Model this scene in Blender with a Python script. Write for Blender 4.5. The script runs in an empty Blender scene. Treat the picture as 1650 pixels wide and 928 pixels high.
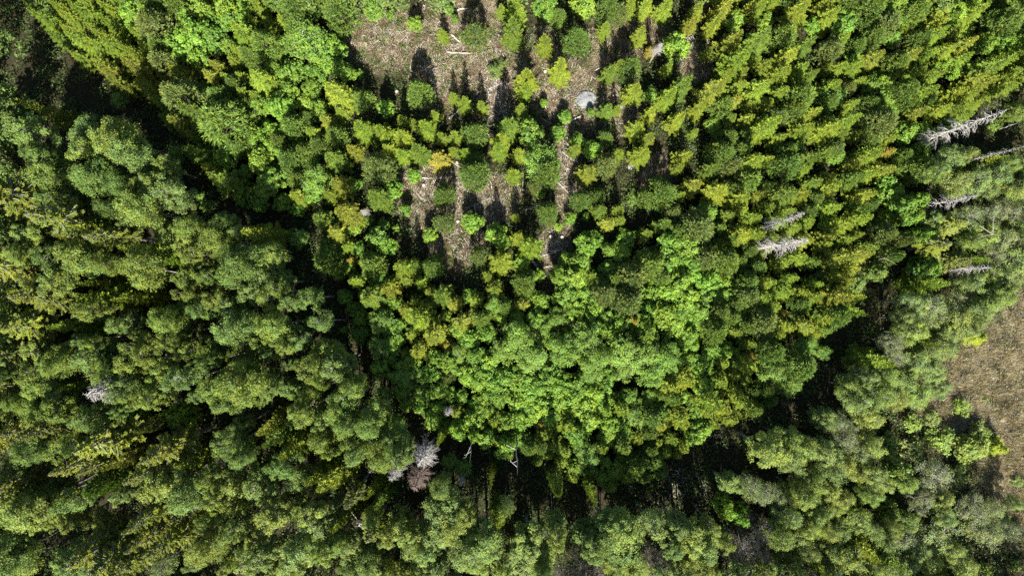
import bpy, math, random
import numpy as np
from mathutils import noise as mnoise
random.seed(11)
RNG = np.random.default_rng(11)
R_ = math.radians
SC = bpy.context.scene
COL = SC.collection

# ---------------------------------------------------------------- camera, sky, sun, exposure
CAM_H = 100.0
PW, PH = 1650.0, 928.0
HALF = CAM_H * 0.75
K = 2 * HALF / PW                       # metres on the ground per photo pixel
cam_d = bpy.data.cameras.new('camera'); cam = bpy.data.objects.new('camera', cam_d); COL.objects.link(cam)
cam_d.sensor_width = 36; cam_d.lens = 24; cam_d.clip_end = 3000
cam.location = (0, 0, CAM_H); cam.rotation_euler = (0, 0, 0)
SC.camera = cam
SUN_EL, SUN_AZ = 43.0, 180.0            # sun stands due south (the photo's lower edge): shadows fall up the picture
w = bpy.data.worlds.new('World'); SC.world = w; w.use_nodes = True
nt = w.node_tree; bg = nt.nodes['Background']
sky = nt.nodes.new('ShaderNodeTexSky'); sky.sky_type = 'NISHITA'; sky.sun_disc = False
sky.sun_elevation = R_(SUN_EL); sky.sun_rotation = R_(SUN_AZ)
nt.links.new(sky.outputs[0], bg.inputs[0]); bg.inputs[1].default_value = 0.06
sd = bpy.data.lights.new('sun', 'SUN'); so = bpy.data.objects.new('sun', sd); COL.objects.link(so)
sd.energy = 5.0; sd.angle = R_(0.5); sd.color = (1.0, 0.955, 0.88)
so.rotation_euler = (R_(90 - SUN_EL), 0, R_(3)); so.location = (0, -60, 80)
SC.view_settings.view_transform = 'Standard'; SC.view_settings.look = 'None'
SC.view_settings.exposure = 1.7; SC.view_settings.gamma = 1.0
SC.cycles.max_bounces = 6; SC.cycles.diffuse_bounces = 3; SC.cycles.transmission_bounces = 3
SC.cycles.use_denoising = False

def at(px, py, z=0.0):
    """world point at height z that the photo shows at pixel px, py"""
    s = (CAM_H - z) / CAM_H
    return ((px - PW / 2) * K * s, -(py - PH / 2) * K * s, z)

# ---------------------------------------------------------------- materials
def new_mat(name):
    m = bpy.data.materials.new(name); m.use_nodes = True
    m.node_tree.nodes.clear()
    return m, m.node_tree, m.node_tree.nodes, m.node_tree.links
def N(nodes, t, **kw):
    n = nodes.new(t)
    for k, v in kw.items(): setattr(n, k, v)
    return n
def leaf_material(name, trans=0.35, rough=0.6, spec=0.12, var=0.45, tipcol=None, patch=1.0):
    m, t, nd, lk = new_mat(name)
    out = N(nd, 'ShaderNodeOutputMaterial'); info = N(nd, 'ShaderNodeObjectInfo')
    at_ = N(nd, 'ShaderNodeAttribute', attribute_name='v')
    mr = N(nd, 'ShaderNodeMapRange'); mr.inputs[3].default_value = 1 - var; mr.inputs[4].default_value = 1 + var
    lk.new(at_.outputs['Fac'], mr.inputs[0])
    src = info.outputs['Color']
    if tipcol:
        tp = N(nd, 'ShaderNodeAttribute', attribute_name='tip')
        mt = N(nd, 'ShaderNodeMix', data_type='RGBA', blend_type='MULTIPLY'); 
        lk.new(tp.outputs['Fac'], mt.inputs[0]); lk.new(src, mt.inputs[6]); mt.inputs[7].default_value = (*tipcol, 1)
        src = mt.outputs[2]
    # patchy growth: slow colour variation through each crown
    gco = N(nd, 'ShaderNodeNewGeometry'); pn = N(nd, 'ShaderNodeTexNoise'); pn.inputs['Scale'].default_value = .9; pn.inputs['Detail'].default_value = 3
    lk.new(gco.outputs['Position'], pn.inputs[0]); pr = N(nd, 'ShaderNodeMapRange'); pr.inputs[1].default_value = .3; pr.inputs[2].default_value = .7
    lk.new(pn.outputs[0], pr.inputs[0]); pm = N(nd, 'ShaderNodeMix', data_type='RGBA'); pm.inputs[6].default_value = (.78, .88, 1.12, 1); pm.inputs[7].default_value = (1.22, 1.12, .85, 1)
    lk.new(pr.outputs[0], pm.inputs[0]); pq = N(nd, 'ShaderNodeMix', data_type='RGBA', blend_type='MULTIPLY'); pq.inputs[0].default_value = patch
    lk.new(src, pq.inputs[6]); lk.new(pm.outputs[2], pq.inputs[7]); src = pq.outputs[2]
    hs = N(nd, 'ShaderNodeHueSaturation')
    mh = N(nd, 'ShaderNodeMapRange'); mh.inputs[3].default_value = 0.492; mh.inputs[4].default_value = 0.512
    lk.new(at_.outputs['Fac'], mh.inputs[0]); lk.new(mh.outputs[0], hs.inputs['Hue'])
    lk.new(mr.outputs[0], hs.inputs['Value']); lk.new(src, hs.inputs['Color'])
    p = N(nd, 'ShaderNodeBsdfPrincipled'); p.inputs['Roughness'].default_value = rough
    p.inputs['Specular IOR Level'].default_value = spec
    lk.new(hs.outputs[0], p.inputs['Base Color'])
    tr = N(nd, 'ShaderNodeBsdfTranslucent')
    tm = N(nd, 'ShaderNodeMix', data_type='RGBA', blend_type='MULTIPLY'); tm.inputs[0].default_value = 1
    tm.inputs[7].default_value = (1.25, 1.2, 0.5, 1); lk.new(hs.outputs[0], tm.inputs[6]); lk.new(tm.outputs[2], tr.inputs[0])
    mx = N(nd, 'ShaderNodeMixShader'); mx.inputs[0].default_value = trans
    lk.new(p.outputs[0], mx.inputs[1]); lk.new(tr.outputs[0], mx.inputs[2]); lk.new(mx.outputs[0], out.inputs[0])
    return m
def wood_material(name, c1, c2, scale=6.0, rough=0.85, obj_col=False):
    m, t, nd, lk = new_mat(name)
    out = N(nd, 'ShaderNodeOutputMaterial'); p = N(nd, 'ShaderNodeBsdfPrincipled'); p.inputs['Roughness'].default_value = rough
    p.inputs['Specular IOR Level'].default_value = 0.2
    tc = N(nd, 'ShaderNodeTexCoord'); mp = N(nd, 'ShaderNodeMapping'); mp.inputs['Scale'].default_value = (3, 3, 0.5)
    nz = N(nd, 'ShaderNodeTexNoise'); nz.inputs['Scale'].default_value = scale; nz.inputs['Detail'].default_value = 6
    cr = N(nd, 'ShaderNodeValToRGB'); cr.color_ramp.elements[0].position = .35; cr.color_ramp.elements[1].position = .65
    cr.color_ramp.elements[0].color = (*c1, 1); cr.color_ramp.elements[1].color = (*c2, 1)
    lk.new(tc.outputs['Object'], mp.inputs[0]); lk.new(mp.outputs[0], nz.inputs[0]); lk.new(nz.outputs[0], cr.inputs[0])
    if obj_col:
        info = N(nd, 'ShaderNodeObjectInfo'); mt = N(nd, 'ShaderNodeMix', data_type='RGBA', blend_type='MULTIPLY'); mt.inputs[0].default_value = 1
        lk.new(cr.outputs[0], mt.inputs[6]); lk.new(info.outputs['Color'], mt.inputs[7]); lk.new(mt.outputs[2], p.inputs['Base Color'])
    else: lk.new(cr.outputs[0], p.inputs['Base Color'])
    b = N(nd, 'ShaderNodeBump'); b.inputs['Strength'].default_value = .4; lk.new(nz.outputs[0], b.inputs['Height']); lk.new(b.outputs[0], p.inputs['Normal'])
    lk.new(p.outputs[0], out.inputs[0])
    return m
M_SPRUCE = leaf_material('spruce_needles', 0.18, 0.6, 0.12, 0.32, (1.25, 1.18, 0.8))
M_PINE = leaf_material('pine_needles', 0.15, 0.6, 0.12, 0.40, (1.25, 1.2, 0.95))
M_LEAF = leaf_material('small_leaves', 0.34, 0.6, 0.12, 0.38)
M_BIG = leaf_material('broad_leaves', 0.38, 0.5, 0.2, 0.42)
M_BARK = wood_material('brown_bark', (.06, .045, .03), (.14, .11, .08))
M_BIRCHBARK = wood_material('birch_bark', (.07, .06, .05), (.36, .34, .31), 3)
M_DEAD = wood_material('dead_wood', (.17, .16, .15), (.38, .365, .34), 6, .8, True)
M_LOG = wood_material('weathered_log', (.22, .19, .16), (.48, .43, .38), 5, .85, True)

# ---------------------------------------------------------------- mesh helpers (numpy batches)
def mesh_from(name, verts, faces_n, mat, v=None, tip=None, smooth=False):
    """verts (n,3); faces_n list of (F,k) index arrays"""
    me = bpy.data.meshes.new(name)
    verts = np.asarray(verts, np.float32)
    me.vertices.add(len(verts)); me.vertices.foreach_set('co', verts.ravel())
    nl = sum(f.size for f in faces_n); nf = sum(len(f) for f in faces_n)
    me.loops.add(nl); me.polygons.add(nf)
    me.loops.foreach_set('vertex_index', np.concatenate([f.ravel() for f in faces_n]).astype(np.int32))
    sizes = np.concatenate([np.full(len(f), f.shape[1]) for f in faces_n])
    starts = np.concatenate([[0], np.cumsum(sizes)[:-1]])
    me.polygons.foreach_set('loop_start', starts.astype(np.int32))
    if v is not None:
        a = me.attributes.new('v', 'FLOAT', 'FACE'); a.data.foreach_set('value', np.asarray(v, np.float32))
    if tip is not None:
        a = me.attributes.new('tip', 'FLOAT', 'POINT'); a.data.foreach_set('value', np.asarray(tip, np.float32))
    me.update(calc_edges=True)
    if smooth: me.polygons.foreach_set('use_smooth', np.ones(nf, bool))
    me.materials.append(mat)
    return me
def unit(a): return a / np.maximum(np.linalg.norm(a, axis=-1, keepdims=True), 1e-9)
def rhombs(c, d, n, ln, wd, fold=0.15):
    """leaf shapes: centre c, long axis d, normal n -> 4 verts each (kite)"""
    d = unit(d); s = unit(np.cross(n, d)); nn = np.cross(d, s)
    ln = np.asarray(ln)[:, None]; wd = np.asarray(wd)[:, None]
    a = c - d * ln * .5; b = c + s * wd * .5 - d * ln * .05 + nn * wd * fold; e = c + d * ln * .5; f = c - s * wd * .5 - d * ln * .05 + nn * wd * fold
    V = np.stack([a, b, e, f], 1).reshape(-1, 3)
    F = np.arange(len(V)).reshape(-1, 4)
    return V, F
def tubes(segs, sides=5):
    """segs: list of (p0, p1, r0, r1)"""
    V = []; F = []; o = 0
    for p0, p1, r0, r1 in segs:
        p0 = np.array(p0, float); p1 = np.array(p1, float); d = p1 - p0
        d /= max(np.linalg.norm(d), 1e-6)
        u = np.cross(d, (0, 0, 1.0) if abs(d[2]) < .9 else (1.0, 0, 0)); u /= np.linalg.norm(u); vv = np.cross(d, u)
        for p, r in ((p0, r0), (p1, r1)):
            for k in range(sides):
                a = 2 * math.pi * k / sides; V.append(p + (u * math.cos(a) + vv * math.sin(a)) * r)
        for k in range(sides):
            k2 = (k + 1) % sides; F.append((o + k, o + k2, o + sides + k2, o + sides + k))
        o += 2 * sides
    return np.array(V), np.array(F)

# ---------------------------------------------------------------- ground
def ell(px, py, cx, cy, rx, ry, ang=0.0):
    dx, dy = px - cx, py - cy; c, s = math.cos(ang), math.sin(ang)
    return ((dx * c + dy * s) / rx) ** 2 + ((-dx * s + dy * c) / ry) ** 2
CLEAR = [(625, 62, 72, 50), (748, 50, 60, 70), (705, 125, 40, 60), (800, 130, 45, 55), (925, 165, 55, 55), (690, 305, 48, 55),
         (745, 320, 30, 60), (795, 325, 40, 40), (740, 390, 42, 45), (915, 280, 20, 80), (890, 400, 28, 35), (885, 450, 26, 35),
         (1120, 108, 26, 30), (1010, 165, 26, 50), (870, 110, 30, 60), (1060, 290, 30, 40), (1050, 40, 30, 30), (990, 70, 40, 60), (1150, 10, 30, 20)]
def clear_mask(px, py):
    m = np.zeros_like(px)
    for c in CLEAR: m = np.maximum(m, np.clip(1.5 - ell(px, py, *c), 0, 1))
    return m
MEADOW = [(1490, 620), (1540, 560), (1650, 450), (1720, 380), (2100, 300), (2100, 1200), (1700, 1060), (1655, 880), (1610, 800), (1560, 730), (1500, 700), (1470, 660)]
def poly_in(px, py, poly):
    ins = np.zeros(np.shape(px), bool); j = len(poly) - 1
    for i in range(len(poly)):
        xi, yi = poly[i]; xj, yj = poly[j]
        c = ((yi > py) != (yj > py)) & (px < (xj - xi) * (py - yi) / ((yj - yi) or 1e-9) + xi)
        ins ^= c; j = i
    return ins
def axis_pts(lim, step, far):
    a = list(np.arange(-lim, lim + .01, step)); x = lim; s = step
    out = []
    while x < far: s *= 1.5; x += s; out.append(x)
    return np.array([-v for v in reversed(out)] + a + out)
gx = axis_pts(90, .4, 1500); gy = axis_pts(56, .4, 1500)
GX, GY = np.meshgrid(gx, gy); nx, ny = len(gx), len(gy)
def fbm(x, y, s, seed):
    return mnoise.fractal((x * s + seed, y * s - seed, seed), 1.0, 2.0, 3)
gz = np.array([fbm(x, y, .12, 3.1) * .35 + fbm(x, y, .9, 7.7) * .12 for x, y in zip(GX.ravel(), GY.ravel())])
GPX = GX.ravel() / K + PW / 2; GPY = -GY.ravel() / K + PH / 2
blur = np.array([fbm(x, y, .25, 5.0) for x, y in zip(GX.ravel(), GY.ravel())])
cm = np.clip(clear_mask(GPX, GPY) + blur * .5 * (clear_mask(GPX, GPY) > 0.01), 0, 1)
mdw = np.mean([poly_in(GPX + blur * 60 + a, GPY + blur * 60 + b, MEADOW) for a, b in ((0, 0), (-14, 6), (12, -8), (5, 14), (-8, -14), (22, 4), (-24, -4))], axis=0)
GV = np.stack([GX.ravel(), GY.ravel(), gz], 1)
ii = np.arange((nx - 1) * (ny - 1)); r, c = ii // (nx - 1), ii % (nx - 1)
a0 = r * nx + c
GF = np.stack([a0, a0 + 1, a0 + nx + 1, a0 + nx], 1)
m, t, nd, lk = new_mat('forest_floor')
out = N(nd, 'ShaderNodeOutputMaterial'); p = N(nd, 'ShaderNodeBsdfPrincipled'); p.inputs['Roughness'].default_value = .95; p.inputs['Specular IOR Level'].default_value = .1
tc = N(nd, 'ShaderNodeTexCoord')
def noise_ramp(scale, cols, detail=8, dist=0.0, rough=.6):
    n = N(nd, 'ShaderNodeTexNoise'); n.inputs['Scale'].default_value = scale; n.inputs['Detail'].default_value = detail; n.inputs['Distortion'].default_value = dist
    n.inputs['Roughness'].default_value = rough
    cr = N(nd, 'ShaderNodeValToRGB'); e = cr.color_ramp.elements
    e[0].position, e[0].color = cols[0][0], (*cols[0][1], 1); e[1].position, e[1].color = cols[-1][0], (*cols[-1][1], 1)
    for q, cc in cols[1:-1]: x = e.new(q); x.color = (*cc, 1)
    lk.new(tc.outputs['Object'], n.inputs[0]); lk.new(n.outputs[0], cr.inputs[0]); return n, cr
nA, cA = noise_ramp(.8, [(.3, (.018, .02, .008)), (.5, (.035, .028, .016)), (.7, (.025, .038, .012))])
nB, cB = noise_ramp(1.5, [(.28, (.05, .035, .02)), (.40, (.10, .065, .04)), (.52, (.19, .155, .11)), (.64, (.25, .21, .155)), (.78, (.07, .09, .03))], 10, .8, .75)
nC, cC = noise_ramp(1.1, [(.3, (.06, .045, .025)), (.45, (.14, .11, .065)), (.6, (.21, .175, .11)), (.78, (.10, .10, .045))], 10, 1.2, .75)
atc = N(nd, 'ShaderNodeAttribute', attribute_name='clearing'); atm = N(nd, 'ShaderNodeAttribute', attribute_name='meadow')
nG, cG = noise_ramp(.28, [(.46, (0, 0, 0)), (.60, (1, 1, 1))], 6, .5, .6)
nH, cH = noise_ramp(1.9, [(.3, (.035, .05, .014)), (.5, (.085, .095, .035)), (.7, (.13, .12, .06))], 8, .6, .7)
mG = N(nd, 'ShaderNodeMix', data_type='RGBA'); lk.new(cG.outputs[0], mG.inputs[0]); lk.new(cB.outputs[0], mG.inputs[6]); lk.new(cH.outputs[0], mG.inputs[7]); cB = mG
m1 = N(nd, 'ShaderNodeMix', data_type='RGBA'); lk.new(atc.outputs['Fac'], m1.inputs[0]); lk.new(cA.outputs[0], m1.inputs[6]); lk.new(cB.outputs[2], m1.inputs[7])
m2 = N(nd, 'ShaderNodeMix', data_type='RGBA'); lk.new(atm.outputs['Fac'], m2.inputs[0]); lk.new(m1.outputs[2], m2.inputs[6]); lk.new(cC.outputs[0], m2.inputs[7])
lk.new(m2.outputs[2], p.inputs['Base Color'])
nF = N(nd, 'ShaderNodeTexNoise'); nF.inputs['Scale'].default_value = 5; nF.inputs['Detail'].default_value = 8; nF.inputs['Distortion'].default_value = 1.5
lk.new(tc.outputs['Object'], nF.inputs[0])
bp = N(nd, 'ShaderNodeBump'); bp.inputs['Strength'].default_value = .9; bp.inputs['Distance'].default_value = .25
lk.new(nF.outputs[0], bp.inputs['Height']); lk.new(bp.outputs[0], p.inputs['Normal']); lk.new(p.outputs[0], out.inputs[0])
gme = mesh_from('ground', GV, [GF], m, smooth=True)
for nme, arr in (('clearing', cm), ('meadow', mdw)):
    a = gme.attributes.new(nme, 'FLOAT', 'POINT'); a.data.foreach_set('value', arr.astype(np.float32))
ground = bpy.data.objects.new('ground', gme); COL.objects.link(ground); ground['kind'] = 'structure'
ground['label'] = 'forest floor with brown litter, open brown clearing and a pale boggy meadow'
def gz_at(x, y):
    return fbm(x, y, .12, 3.1) * .35 + fbm(x, y, .9, 7.7) * .12

# ---------------------------------------------------------------- tree builders: each returns [(part name, mesh)], R0, h0
def trunk_mesh(h, r, mat, segs=6, wob=.15, extra=()):
    S = []; x = y = 0.0; pz = -.4
    for k in range(segs):
        z = h * (k + 1) / segs
        nx_, ny_ = x + random.uniform(-wob, wob), y + random.uniform(-wob, wob)
        if k >= segs - 1: nx_, ny_ = x * .8, y * .8
        S.append(((x, y, pz), (nx_, ny_, z), r * (1 - k / segs) + .015, r * (1 - (k + 1) / segs) + .015)); x, y, pz = nx_, ny_, z
    V, F = tubes(S + list(extra), 6)
    return mesh_from('trunk', V, [F], mat, smooth=True)
def spruce(h=9.0, R=1.7, old=False):
    C, D, NN, L, W, T = [], [], [], [], [], []
    base = .12 * h if not old else .42 * h
    z = base; ga = random.uniform(0, 6)
    step = .42 if not old else .5
    dead = []
    def add(c0, c1, wd, t):
        c0 = np.array(c0); c1 = np.array(c1); d = c1 - c0; l = np.linalg.norm(d)
        C.append((c0 + c1) / 2); D.append(d / max(l, 1e-6)); L.append(l); W.append(wd); T.append(t)
    while z < h - .12:
        f = (z - base) / (h - base)
        Lz = R * (1 - f) ** .92 * (1.0 if f > .12 else .8 + f * 1.6) + .10
        nb = (7 if f < .75 else 5) if not old else 8
        for k in range(nb):
            ga += 2 * math.pi / nb + random.uniform(-.25, .25)
            l = Lz * random.uniform(.62, 1.22)
            if random.random() < (.05 if not old else .22): continue
            dz = (-.22 if f < .6 else .05 + .35 * (f - .6)) * l * (1.3 if old else 1)
            ca, sa = math.cos(ga), math.sin(ga); zz = z + random.uniform(-.12, .12)
            def pt(s, off=0.0, up=0.0):
                sag = dz * s + .34 * l * s * s
                return np.array((ca * l * s - sa * off, sa * l * s + ca * off, zz + sag + up))
            n = max(3, int(l / (.15 if not old else .17)))
            wtw = .082 if not old else .13
            add(pt(.25 if not old else .35), pt(1.0), wtw, .9)
            for q in range(n):
                s = .22 + .74 * (q + .5) / n
                tl = (.36 * l * (1.08 - s) + .10) * random.uniform(.6, 1.25)
                for sd_ in (-1, 1):
                    e = pt(min(s + tl / l * .62, 1.12), sd_ * tl * .75, random.uniform(-.05, .07) - (.1 if old else 0))
                    add(pt(s), e, wtw * random.uniform(.8, 1.2), .35 + .65 * s)
                    if tl > .35:
                        mid = (pt(s) + e) / 2
                        add(mid, mid + np.array((ca * .2 - sa * sd_ * -.02, sa * .2, .03)) * 1.1, wtw * .8, .3 + .6 * s)
            if old and random.random() < .6:
                dead.append((pt(0), pt(.55, 0, .12), .05, .03)); dead.append((pt(.55, 0, .12), pt(1.0, random.uniform(-.2, .2), .06), .03, .012))
        z += step * (1.0 if f < .7 else .7)
    add((0, 0, h - .5), (0, 0, h + .25), .12, 1.0)
    C = np.array(C); D = np.array(D); L = np.array(L) + .06; W = np.array(W); T = np.array(T)
    up = np.tile((0, 0, 1.0), (len(C), 1)) + RNG.normal(0, .35, C.shape)
    V1, F1 = rhombs(C, D, up, L, W * 1.2, -.3)
    side = np.cross(D, up) + RNG.normal(0, .15, C.shape)
    V2, F2 = rhombs(C, D, side, L * .92, W * .8, 0)
    V = np.concatenate([V1, V2]); F = np.concatenate([F1, F2 + len(V1)])
    v = np.tile(RNG.random(len(C)), 2)
    tipv = np.stack([T * .55, T, np.clip(T * 1.25, 0, 1), T], 1).ravel(); tip = np.concatenate([tipv, tipv])
    return [('trunk', trunk_mesh(h - .2, .02 * h if old else .014 * h, M_BARK if not old else M_DEADBARK, 5, .03, dead)),
            ('crown', mesh_from('crown', V, [F], M_SPRUCE, v, tip))], R, h
M_DEADBARK = wood_material('grey_bark', (.13, .12, .11), (.30, .28, .26))
def pine(h=7.0, R=1.6):
    """soft round crown of up-curving shoots with long needles"""
    P, DD = [], []
    n = 620
    i = np.arange(n) + .5
    u = RNG.random(n) ** .8                     # height fraction, 0 crown base .. 1 top
    a = RNG.random(n) * 2 * math.pi
    prof = np.sqrt(np.clip(1 - (u * 1.04 - .22) ** 2 / .68, 0.004, 1)) * (1 - .25 * u)
    lump = 1 + .20 * np.sin(a * random.choice((3, 4, 5)) + u * 11 + random.random() * 6) * np.sin(u * 14 + random.random() * 6) + RNG.normal(0, .07, n)
    rad = R * prof * lump * np.where(RNG.random(n) < .25, RNG.uniform(.4, .9, n), 1)
    z = h * (.22 + .76 * u)
    P = np.stack([rad * np.cos(a), rad * np.sin(a), z], 1)
    out_ = np.stack([np.cos(a), np.sin(a), .35 + 1.3 * u + RNG.normal(0, .2, n)], 1)
    out_ = unit(out_)
    k = 13
    Pk = np.repeat(P, k, 0); O = np.repeat(out_, k, 0)
    dirs = unit(O * 1.0 + RNG.normal(0, .55, Pk.shape))
    start = Pk - O * RNG.uniform(0, .35, (len(Pk), 1))
    ln = RNG.uniform(.22, .42, len(Pk)); wd = RNG.uniform(.045, .085, len(Pk))
    V, F = rhombs(start + dirs * ln[:, None] * .4, dirs, RNG.normal(0, 1, Pk.shape), ln, wd, 0)
    v = np.repeat(RNG.random(n), k) * .7 + RNG.random(len(Pk)) * .3
    tip = np.tile((.1, .5, 1, .5), len(Pk))
    ex = []
    for q in range(22):
        aa = q * 2.4; zq = h * (.25 + .6 * q / 22); rr = R * .8 * (1 - q / 30)
        ex.append(((0, 0, zq), (math.cos(aa) * rr, math.sin(aa) * rr, zq + .5), .03, .012))
    return [('trunk', trunk_mesh(h * .93, .013 * h, M_BARK, 5, .04, ex)), ('crown', mesh_from('crown', V, [F], M_PINE, v, tip))], R, h
def leafy(h, R, ncl, per, leaf, zlo, mat, bark, flat=.5, clr=.36, shell=.8, bare=0.0, droop=0.0, aspect=.72):
    """trunk with forking limbs; foliage as leaf faces grouped in clumps round the limb ends"""
    cs = []; segs = []
    zc = h * (zlo + 1) / 2; hz = h * (1 - zlo) / 2
    for k in range(ncl):
        for _ in range(12):
            f = (k + .5) / ncl; cz = 1 - 2 * f * .93
            a = k * 2.39996 + random.uniform(-.5, .5)
            rr = math.sqrt(max(0, 1 - cz * cz)); q = random.uniform(.55, .82) * (1 if random.random() < .8 else .5)
            c_ = np.array((rr * math.cos(a) * R * q, rr * math.sin(a) * R * q, zc + cz * (hz - clr * R * .6) * (q + .12)))
            break
        cs.append(c_)
        zj = max(h * zlo * .75, c_[2] - np.hypot(c_[0], c_[1]) * 1.1 - .3); t_ = min(zj, c_[2] - .2)
        mid = np.array((c_[0] * .45, c_[1] * .45, t_ + (c_[2] - t_) * .6))
        r0 = .05 * R * .6
        segs += [((0, 0, t_), mid, r0, r0 * .6), (mid, c_, r0 * .6, .012)]
        for _ in range(3 + int(bare * 10)):
            e = c_ + unit(RNG.normal(0, 1, 3) + np.array((0, 0, .4))) * clr * R * random.uniform(.7, 1.1)
            segs.append(((mid + c_) / 2, e, .02, .006))
    Cs = np.array(cs)
    sz = RNG.uniform(.7, 1.25, ncl) * clr * R
    n = ncl * per
    idx = np.repeat(np.arange(ncl), per)
    dr = unit(RNG.normal(0, 1, (n, 3)) + np.array((0, 0, .25)))
    # sub-clumps: quantise direction jitter so that leaves gather in sprays
    ns = 9
    sub = unit(RNG.normal(0, 1, (ncl * ns, 3)) + np.array((0, 0, .35)))
    sidx = idx * ns + RNG.integers(0, ns, n)
    dr = unit(sub[sidx] + dr * .55)
    rad = sz[idx] * np.clip(RNG.normal(shell, .2, n), .05, 1.25)
    Pp = Cs[idx] + dr * rad[:, None] * np.array((1, 1, .8))
    Pp[:, 2] -= droop * rad * RNG.random(n)
    nrm = unit(dr * .9 + RNG.normal(0, .55, (n, 3)) + np.array((0, 0, flat)))
    dd = RNG.normal(0, 1, (n, 3)); dd -= nrm * (dd * nrm).sum(1, keepdims=True); 
    ln = leaf * RNG.uniform(.7, 1.35, n)
    V, F = rhombs(Pp, dd, nrm, ln, ln * aspect, .08)
    v = RNG.random(ncl)[idx] * .35 + RNG.random(ncl * ns)[sidx] * .3 + RNG.random(n) * .35
    return [('trunk', trunk_mesh(h * .8, .012 * h, bark, 6, .12, segs)), ('crown', mesh_from('crown', V, [F], mat, v))], R, h
def birch(s):
    return leafy(17, random.choice((2.0, 2.2, 2.5)), random.choice((20, 28, 38)), 400, .17, random.choice((.30, .36, .44)), M_LEAF, M_BIRCHBARK, .35, random.choice((.28, .34, .40)), .85, 0, .15)
def birch_wide(s):
    return leafy(15, 3.0, 34, 480, .18, .45, M_LEAF, M_BIRCHBARK, .35, .33, .85, 0, .1)
def small_birch(s):
    return leafy(8, 2.1, 24, 330, .16, .35, M_LEAF, M_BIRCHBARK, .5, .34, .85)
def broadleaf(s):
    return leafy(6.5, 1.9, random.choice((34, 42, 50)), 110, .25, .22, M_BIG, M_BARK, .5, random.choice((.26, .30, .34)), .8, 0, 0, .75)
def thin_birch(s):
    return leafy(13, 2.6, 26, 170, .15, .35, M_LEAF, M_BIRCHBARK, .2, .34, .8, .5, .2)
def bog_birch(s):
    return leafy(12, 2.5, random.choice((26, 34, 40)), 290, .15, .3, M_LEAF, M_BIRCHBARK, .3, .30, .85, .15, .2)
def bare_tree(s):
    return leafy(12, 2.6, 26, 130, .12, .35, M_LEAF, M_DEADBARK, .2, .36, .8, 1.2, .0, .45)
def dead_spruce(h=17.0, R=1.7, dense=.8, top=False):
    lo = .55 if top else .2
    S = []; z = lo * h
    while z < h - .3:
        f = (z - lo * h) / ((1 - lo) * h); Lz = R * (1 - f) ** .6 + .12
        for k in range(int(7 * dense)):
            a = random.uniform(0, 2 * math.pi); l = Lz * random.uniform(.45, 1.1)
            ca, sa = math.cos(a), math.sin(a)
            p0 = np.array((0, 0, z + random.uniform(-.2, .2))); 
            p1 = p0 + np.array((ca * l * .6, sa * l * .6, .05 * l)); p2 = p0 + np.array((ca * l, sa * l, -.35 * l + random.uniform(-.2, .2)))
            S += [(p0, p1, .045, .03), (p1, p2, .03, .012)]
            for q in range(3):
                s_ = random.uniform(.4, 1); o = p0 + (p2 - p0) * s_; sd_ = random.choice((-1, 1))
                S.append((o, o + np.array((ca * .3 - sa * sd_ * .3, sa * .3 + ca * sd_ * .3, random.uniform(-.25, .05))) * min(l, 1.2) * .8, .014, .006))
        z += .5
    V, F = tubes(S, 4)
    br = mesh_from('branches', V, [F], M_DEAD)
    return [('trunk', trunk_mesh(h, .012 * h, M_DEAD, 6, .06)), ('branches', br)], R, h

PROTO = {}
def protos(kind, n, fn):
    PROTO[kind] = []
    for i in range(n):
        PROTO[kind].append(fn(i))
protos('s', 10, lambda i: spruce(8.5 + random.uniform(-.8, .8), random.uniform(1.5, 1.95)))
protos('o', 4, lambda i: spruce(17, 2.5, True))
protos('p', 5, lambda i: pine())
protos('f', 6, bog_birch); protos('b', 10, birch); protos('w', 4, birch_wide); protos('c', 5, small_birch)
protos('l', 7, broadleaf); protos('g', 4, thin_birch); protos('t', 3, bare_tree)
protos('d', 4, lambda i: dead_spruce()); protos('D', 3, lambda i: dead_spruce(15, 1.9, 1.5, True)); protos('k', 4, lambda i: leafy(3, 1.5, 16, 90, .2, .1, M_BIG, M_BARK, .6, .4, .8))

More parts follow.
